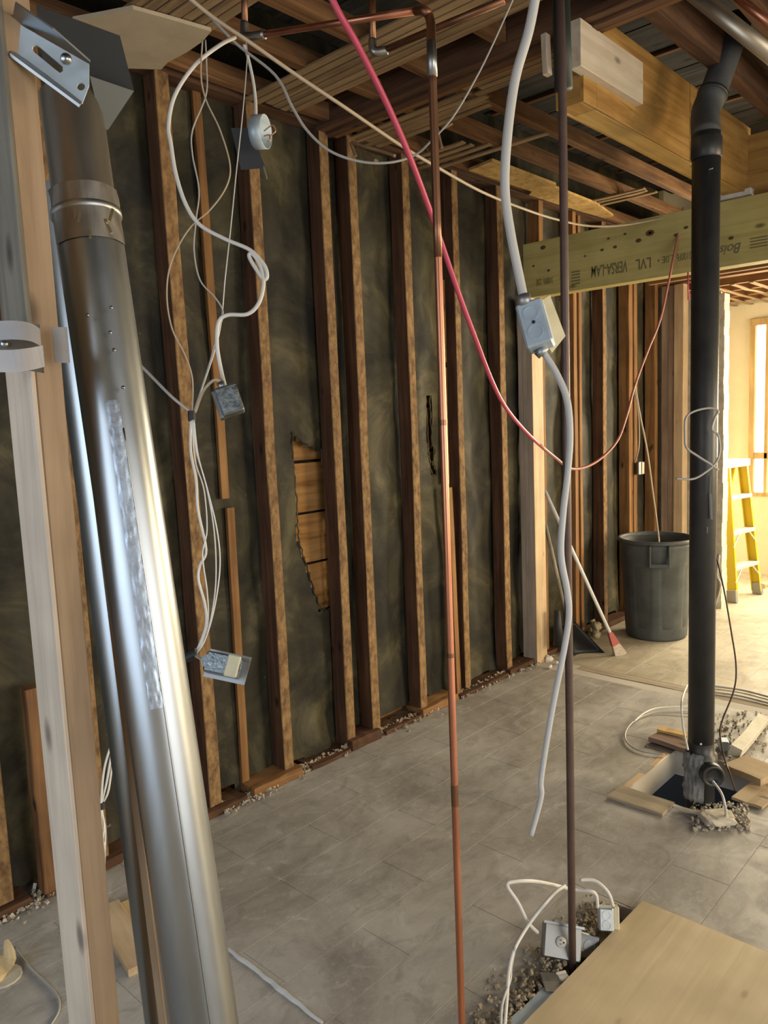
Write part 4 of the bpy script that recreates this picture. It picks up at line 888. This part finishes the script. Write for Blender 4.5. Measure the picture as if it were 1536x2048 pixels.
cable('pink_wire_stub', [P(1376, 545, 3.9), P(1377, 600, 3.9)], .004, M_PINK, 'short pink wire end beside the black drain pipe under the beam')

# ================================================================== HOLE IN FLOOR AND SCRAPS
fr = thing('floor_hole_frame', 'rough opening edged with pale cut boards around the black drain pipe', 'floor opening', (2.86, 1.2, 0))
hb = [((2.885, 1.385, -.035), (3.40, 1.385, -.035), .03, .07), ((2.885, 0.99, -.06), (2.885, 1.37, -.06), .03, .09)]
for a, b, w_, d_ in hb: board('edge_board', a, b, w_, d_, W_NEW, fr, side=(0, 1, 0) if a[0] != b[0] else (1, 0, 0), seg=4, jit=.002)
board('edge_board', (2.84, 1.40, .006), (2.84, 1.17, .006), .12, .012, wood('dusty_ply', (.36, .29, .2), (.46, .38, .27), (.55, .46, .34), .8), fr, seg=4, jit=.002)
def scrap(name, a, b, w_, t_, m, label, cat='wood scrap', side=(0, 1, 0)): return tag(board(name, a, b, w_, t_, m, None, side=side, seg=4, jit=.002), label, cat)
def zf(px_, py_, h=0.01): return PZ(px_, py_, h)
scrap('dusty_board', zf(1308, 1472, .02), zf(1395, 1500, .02), .10, .022, wood('purplish_scrap', (.20, .13, .10), (.30, .21, .16), (.38, .28, .22), .9), 'reddish scrap board lying on the floor left of the drain pipe', side=(1, 0, 0))
scrap('yellow_splinter_board', zf(1318, 1458, .035), zf(1378, 1472, .035), .05, .015, W_OSB, 'short golden splinter on top of the reddish scrap board', side=(1, 0, 0))
scrap('plywood_offcut', zf(1470, 1525, .03), zf(1545, 1555, .03), .16, .03, wood('tan_ply', (.36, .26, .15), (.46, .35, .22), (.54, .42, .28), .8), 'tan plywood offcut on the floor right of the hole at the frame edge', side=(1, 0, 0))
scrap('lower_plywood_offcut', zf(1485, 1580, .01), zf(1545, 1600, .01), .20, .012, bpy.data.materials['tan_ply'], 'dusty thin plywood offcut below the tan one at the right edge', side=(1, 0, 0))
scrap('thick_white_tube_scrap', zf(1470, 1505, .045), zf(1525, 1440, .05), .05, .05, noisy('dusty_white', (.55, .52, .42), (.70, .66, .55), 12, .8), 'thick dusty white batten lying slanted behind the hole', side=(1, 0, 0))
scrap('grey_patch_sheet', zf(1300, 1487, .003), zf(1350, 1500, .003), .09, .003, M_GALVD, 'flat dark grey sheet on the floor beside the hole', 'sheet', side=(1, 0, 0))
scrap('lath_piece', zf(1347, 1613, .015), zf(1418, 1632, .015), .018, .012, M_PLAST, 'slim dusty lath lying across the near edge of the hole', side=(1, 0, 0))
ck = MB(); pc = zf(1436, 1645, 0); rr_ = bmesh.ops.create_icosphere(ck.bm, subdivisions=3, radius=1.0)
for v_ in rr_['verts']:
    c_ = v_.co; sq = [abs(t_) ** .55 * (1 if t_ > 0 else -1) for t_ in c_]; k_ = 1 + .22 * noise.noise(Vector(c_) * 1.8) + .10 * noise.noise(Vector(c_) * 5)
    a_, b_ = sq[0] * .062 * k_, sq[1] * .046 * k_
    v_.co = Vector((pc.x + .72 * a_ + .69 * b_, pc.y - .69 * a_ + .72 * b_, .020 + sq[2] * .019 * k_))
tag(ck.obj('concrete_chunk', M_PLAST), 'tan broken concrete chunk in front of the floor hole', 'chunk')
mb = MB()
for i in range(300):
    a = random.random(); p_ = PZ(random.uniform(1385, 1500), random.uniform(1605, 1665), 0); 
    mb.chunk(p_ + Vector((0, 0, .006)), random.uniform(.002, .010))
for i in range(200): mb.chunk(PZ(random.uniform(1430, 1536), random.uniform(1425, 1520), 0) + Vector((0, 0, .006)), random.uniform(.002, .009))
tag(mb.obj('hole_rubble', M_RUBL), 'crumbled concrete rubble around the hole of the black drain pipe', 'debris', kind='stuff')
cable('floor_white_wire', [zf(1268, 1443, .01), zf(1290, 1425, .02), zf(1320, 1415, .02), zf(1385, 1412, .02)], .0042, M_WCAB, 'short white wire lying left of the drain pipe with a bright tip')
cable('floor_looped_wire', [zf(1385, 1428, .01), zf(1310, 1425, .01), zf(1265, 1445, .01), zf(1250, 1475, .01), zf(1275, 1500, .01), zf(1330, 1510, .01)], .0035, M_GCAB, 'grey wire looping on the floor left of the drain pipe')
cable('pipe_side_wire', [zf(1375, 1370, .02), P(1364, 1400, 3.1), P(1366, 1450, 3.05), P(1376, 1500, 3.0)], .004, M_WCAB, 'white wire standing against the left side of the drain pipe foot')
cable('curved_floor_wire', [zf(1425, 1372, .01), zf(1470, 1378, .01), zf(1500, 1384, .01), zf(1560, 1400, .01)], .006, M_GCAB, 'pale wire curving over the floor strips right of the drain pipe')
cable('curved_floor_wire', [zf(1425, 1384, .01), zf(1480, 1392, .01), zf(1560, 1412, .01)], .006, M_GCAB, 'second pale wire nearer the hole curving over the floor strips')
cable('hole_white_wire', [P(1426, 1563, 2.78), P(1442, 1585, 2.72), P(1450, 1610, 2.7), zf(1452, 1632, .03)], .0045, M_WCAB, 'white wire curving from the drain fitting down to the concrete chunk')
blu = MB().box((-.03, -.02, 0), (.03, .02, .05), Matrix.Translation(zf(1447, 1500, .0)) @ Matrix.Rotation(.5, 4, 'Z'), bevel=.004).obj('small_grey_box', M_BOXM); tag(blu, 'small pale grey box on the floor just right of the drain pipe', 'box')
# trench scraps by the plywood cover
cv = [(1.50, 1.01), (2.205, 0.992), (2.20, -0.2), (0.6, -0.2), (0.6, 1.02)]
tag(MB().plate(cv, [], Vector((0, 0, 0.003)), Vector((1, 0, 0)), Vector((0, 1, 0)), Vector((0, 0, 1)), .018).obj('plywood_floor_cover', wood('cover_ply', (.56, .44, .27), (.62, .50, .32), (.67, .55, .37), .6, knots=True, along=0)), 'tan plywood sheet laid over the floor slot at lower right', 'plywood sheet')
mb = MB()
for i in range(700):
    p_ = Vector((random.uniform(1.3, 2.15), 1.045 + abs(random.gauss(0, .05)), random.uniform(0, .012))); mb.chunk(p_, random.uniform(.002, .009))
tag(mb.obj('slot_rubble', M_RUB), 'dirt and broken tile bits along the slot beside the plywood cover', 'debris', kind='stuff')
mb = MB().box((1.15, 0.6, -0.10), (2.17, 1.075, -0.05)); tag(mb.obj('slot_bottom', M_RUB, floor))
camscr = PZ(1107, 1965, .01)
scrap('grey_metal_scrap', PZ(1100, 1945, .02), PZ(1112, 1985, .01), .06, .002, M_GALVD, 'flat grey metal scrap between the outlet box and the plywood cover', 'scrap', side=(1, 0, 0))
scrap('white_chip', PZ(1122, 1948, .01), PZ(1133, 1963, .01), .03, .015, M_GYP, 'white plaster chip beside the foot of the iron pipe', 'plaster chip')
scrap('blue_grey_board', PZ(1035, 2060, .004), PZ(1115, 1985, .004), .07, .012, mat('blue_grey', (.40, .47, .52), .5), 'pale blue-grey board edge showing under the plywood cover corner', 'board', side=(1, 0, 0))

# left floor scraps
scrap('floor_plank', PZ(212, 1815, .012), PZ(285, 1935, .012), .085, .024, W_NEW, 'tan board piece lying on the floor behind the timber post', 'wood scrap', side=(1, 0, 0))
scrap('rear_floor_plank', PZ(240, 1810, .008), PZ(290, 1880, .008), .09, .012, W_PLY, 'darker thin board lying behind the tan board piece', 'wood scrap', side=(1, 0, 0))
tri = MB().plate([(0, 0), (.09, -.02), (.11, .06), (.02, .05)], [], PZ(84, 1780, 0), Vector((1, 0, 0)), Vector((0, 1, 0)), Vector((0, 0, 1)), .022); tag(tri.obj('wedge_block', W_JOI), 'small brown wedge block by the wall left of the timber post', 'wood scrap')
tag(MB().chunk(PZ(72, 1776, .012), .016).obj('white_crumb', M_GYP), 'white plaster lump on the floor beside the brown wedge block', 'plaster chip')
sv = MB().tube([PZ(-20, 1960, .02), PZ(0, 1935, .03), PZ(18, 1915, .06), PZ(12, 1880, .10)], [.030, .028, .022, .006], n=8, sm=4, flat=.25); tag(sv.obj('torn_cardboard_strip', W_PLY), 'curled tan torn strip on the floor at the lower left edge', 'scrap')
sv = MB().lathe([(.05, 0), (.05, .006)], Matrix.Translation(PZ(8, 1955, 0)), n=14, capt=True); tag(sv.obj('round_disc_scrap', M_PLAST), 'flat pale disc on the floor at the lower left edge', 'scrap')
cable('electric_cord', [PZ(30, 1895, .004), PZ(60, 1935, .004), PZ(110, 1985, .004), PZ(118, 2020, .004), PZ(95, 2060, .004)], .003, M_GCAB, 'thin grey cord curving over the floor at lower left', cat='cord')

# ================================================================== BIN, BROOM, SCOOP, LADDER
cx_, cy_ = 5.16, 2.22
can = thing('trash_bin', 'large round dark grey plastic bin standing before the studs', 'bin', (cx_, cy_, 0))
T = Matrix.Translation((cx_, cy_, 0)); hC = 0.80
prof = []
bmc = bmesh.new(); nC = 72; rings = []
lv_ = [(0.0, .222), (.02, .228), (.10, .233), (.50, .252), (.58, .256), (.60, .262), (.74, .27), (.775, .272)]
lv_ = [(a_ * .87, b_ * .90) for a_, b_ in lv_]
for (z_, r_) in lv_:
    rg = []
    for k_ in range(nC):
        a_ = 2 * math.pi * k_ / nC; rr = r_
        if .05 < z_ < .55: rr -= .007 * (0.5 + .5 * math.tanh(8 * math.cos(a_ * 8)))
        rg.append(bmc.verts.new((cx_ + rr * math.cos(a_), cy_ + rr * math.sin(a_), z_)))
    rings.append(rg)
for (z_, r_) in ((.674, .236), (.26, .216), (.017, .198)): rings.append([bmc.verts.new((cx_ + r_ * math.cos(2 * math.pi * k_ / nC), cy_ + r_ * math.sin(2 * math.pi * k_ / nC), z_)) for k_ in range(nC)])
for a_, b_ in zip(rings, rings[1:]):
    for k_ in range(nC): bmc.faces.new((a_[k_], a_[(k_ + 1) % nC], b_[(k_ + 1) % nC], b_[k_]))
bmc.faces.new(rings[0][::-1]); bmc.faces.new(rings[-1])
bmesh.ops.recalc_face_normals(bmc, faces=bmc.faces); mc = bpy.data.meshes.new('bin_body'); bmc.to_mesh(mc); bmc.free(); link('bin_body', mc, M_CAN, can, True)
MB().lathe([(a_ * .9, b_ * .87) for a_, b_ in [(.262, .772), (.285, .772), (.290, .785), (.285, .80), (.268, .80), (.262, .79), (.262, .772)]], T, n=64, capb=False).obj('rim', M_CAN, can, True)
for an in (math.radians(208), math.radians(28)):
    hd = MB(); rm = Matrix.Translation((cx_, cy_, 0)) @ Matrix.Rotation(an, 4, 'Z') @ Matrix.Diagonal((.9, .9, .87, 1))
    hd.box((.262, -.075, .62), (.292, -.060, .77), rm, bevel=.003); hd.box((.262, .060, .62), (.292, .075, .77), rm, bevel=.003); hd.box((.262, -.075, .60), (.292, .075, .632), rm, bevel=.004)
    hd.obj('handle', M_CAN, can)
# broom
br_ = thing('broom', 'broom with a white pole and reddish cap leaning against the studs', 'broom', PZ(1232, 1296))
hb_ = PZ(1232, 1292, .06); tp = PY(1090, 982, 2.57)
MB().tube([tp, hb_ + (tp - hb_) * .04], .0115, n=12, sm=1).obj('pole', M_WPL, br_, True)
hd_ = PZ(1232, 1290, .03)
dz = (hb_ - tp).normalized(); sd = Vector((.8, -.6, 0)); sd = (sd - dz * sd.dot(dz)).normalized(); nn = dz.cross(sd)
mwb = Matrix((sd, nn, dz)).transposed().to_4x4(); mwb.translation = hb_
def taper(w0, w1, t0, t1, z0, z1, mw):
    m_ = MB(); vs = []
    for (w_, t_, z_) in ((w0, t0, z0), (w1, t1, z1)): vs.append([m_.bm.verts.new(mw @ Vector((sx_ * w_ / 2, sy_ * t_ / 2, z_))) for sx_, sy_ in ((-1, -1), (1, -1), (1, 1), (-1, 1))])
    for k_ in range(4): m_.bm.faces.new((vs[0][k_], vs[0][(k_ + 1) % 4], vs[1][(k_ + 1) % 4], vs[1][k_]))
    m_.bm.faces.new(vs[0][::-1]); m_.bm.faces.new(vs[1]); return m_
taper(.026, .055, .026, .03, -.10, -.01, mwb).obj('cap', M_RED, br_)
taper(.05, .085, .028, .035, -.01, .07, mwb).obj('bristles', M_BRIS, br_)
# scoop shovel
sh = thing('scoop_shovel', 'black scoop shovel with a slim handle leaning beside the broom', 'shovel', PZ(1180, 1300))
h0 = PY(1091, 1050, 2.57); h1 = PZ(1140, 1262, .12)
MB().tube([h0, h1], .012, n=12, sm=1).obj('handle', wood('grey_handle', (.22, .19, .14), (.32, .28, .22), (.4, .36, .3), .6, knots=False), sh, True)
pts = [PZ(1150, 1312, .004), PZ(1210, 1306, .004), PZ(1150, 1243, .16), PZ(1128, 1262, .15)]
m_ = MB(); g = {}
for i in range(9):
    for j in range(9):
        u_, v_ = i / 8, j / 8; p_ = pts[0] * (1 - u_) * (1 - v_) + pts[1] * u_ * (1 - v_) + pts[2] * u_ * v_ + pts[3] * (1 - u_) * v_
        p_ = p_ + Vector((0, .05 * (1 - (2 * u_ - 1) ** 2), -.0)); g[i, j] = m_.bm.verts.new((p_.x, p_.y, max(.003, p_.z)))
for i in range(8):
    for j in range(8): m_.bm.faces.new((g[i, j], g[i + 1, j], g[i + 1, j + 1], g[i, j + 1]))
bmesh.ops.solidify(m_.bm, geom=m_.bm.faces[:], thickness=.003); m_.obj('blade', mat('dark_blade', (.035, .037, .042), .45), sh, True)
MB().tube([PY(1114, 1222, 2.45), PY(1117, 1290, 2.45)], [.02, .035], n=12, sm=1).obj('socket', M_BLK, sh, True)
for a, b, lb in (((1098, 1318), .02, 'largest and rearmost white plaster lump at the foot of the pale new post'), ((1101, 1334), .015, 'white plaster lump nearest the pale new post on the camera side'), ((1114, 1325), .013, 'small white plaster lump farthest right of the pale new post')):
    tag(MB().chunk(PZ(a[0], a[1], .012), b * 1.6).obj('plaster_lump', M_GYP), lb, 'plaster chip', group='white plaster lumps at the foot of the pale new post')
ins = MB(); 
for k in range(14): ins.chunk(Vector((4.78 + random.uniform(-.06, .06), 2.50 + random.uniform(-.04, .04), .03 + random.random() * .10)), random.uniform(.02, .045))
tag(ins.obj('rag_heap', noisy('olive_rag', (.22, .19, .11), (.36, .32, .20), 14, .9), None, True), 'crumpled olive-tan heap on the floor left of the round bin', 'heap')

# ladder
lf = PZ(1472, 1206); rf = PZ(1522, 1189)
u = (rf - lf); wdt = u.length; u.normalize(); v = Vector((-u.y, u.x, 0)); mid = (lf + rf) / 2
lad = thing('step_ladder', 'yellow fiberglass step ladder with pale steps in the bright far room', 'ladder', mid)
HL = 1.13
def lp(a, b, z): return mid + u * a + v * b + Vector((0, 0, z))
tw = 0.15
def rail(a0, b0, a1, b1, nm='rail', w_=.075, m=M_YEL):
    lo, hi = lp(a0, b0, 0.03), lp(a1, b1, HL - .03); z = (hi - lo).normalized(); x = v - z * v.dot(z); x.normalize(); y = z.cross(x); L_ = (hi - lo).length
    mw = Matrix((x, y, z)).transposed().to_4x4(); mw.translation = lo
    mbx = MB(); mbx.box((-w_ / 2, -.002, 0), (w_ / 2, .002, L_), mw); s_ = 1 if (a0 < 0) else -1
    yd = y.dot(u) ; s_ = s_ if yd > 0 else -s_
    for e_ in (-1, 1): mbx.box((e_ * w_ / 2 - .002, min(0, s_ * .025), 0), (e_ * w_ / 2 + .002, max(0, s_ * .025), L_), mw)
    mbx.obj(nm, m, lad)
    MB().box((-w_ / 2 - .004, -.016, -.03), (w_ / 2 + .004, .016, .07), mw, bevel=.004).obj('foot', M_GALVD, lad)
rail(-wdt / 2, 0.03, -tw, .14); rail(wdt / 2, .03, tw, .14)
rail(-wdt / 2, .48, -tw, .21, 'rear_rail', .04); rail(wdt / 2, .48, tw, .21, 'rear_rail', .04)
mwl = Matrix((u, v, Vector((0, 0, 1)))).transposed().to_4x4()
m0 = mwl.copy(); m0.translation = lp(0, .17, HL - .02); MB().box((-tw - .03, -.075, -.03), (tw + .03, .075, .03), m0, bevel=.006).obj('top_cap', M_ALU, lad)
for k in range(1, 4):
    z_ = HL * (k / 4.0); f_ = z_ / HL; hw = (wdt / 2) * (1 - f_) + tw * f_; m0 = mwl.copy(); m0.translation = lp(0, .03 + .11 * f_, z_)
    MB().box((-hw, -.045, -.025), (hw, .045, .006), m0, bevel=.003).obj('step', M_ALU, lad)
    if k < 3:
        for s_ in (-1, 1): MB().tube([lp(s_ * hw * .45, .03 + .11 * f_ - .04, z_ - .02), lp(s_ * (hw + .01), .02 + .11 * f_ - .04, z_ - .12)], .006, n=6, sm=1).obj('brace', M_ALU, lad)
for k in range(1, 4):
    z_ = HL * k / 4 - .1; f_ = z_ / HL; hw = (wdt / 2) * (1 - f_) + tw * f_; MB().tube([lp(-hw, .48 - .27 * f_, z_), lp(hw, .48 - .27 * f_, z_)], .008, n=6, sm=1).obj('rear_rung', M_ALU, lad)
tag(board('floor_batten', PZ(1525, 1172, .02), PZ(1560, 1163, .02), .05, .04, W_NEW, None, side=(1, 0, 0), seg=2), 'pale batten on the floor right of the step ladder', 'wood scrap')
cb_ = MB().tube([PX(1437, 1110, 6.085), PX(1433, 1150, 6.085), PX(1440, 1170, 6.085), PX(1430, 1209, 6.085)], .02, n=8, sm=4, flat=.5); tag(cb_.obj('grey_cable_coil', M_GCAB, None, True), 'grey cable clump hanging on the broken wall stub right of the drain pipe', 'cable')
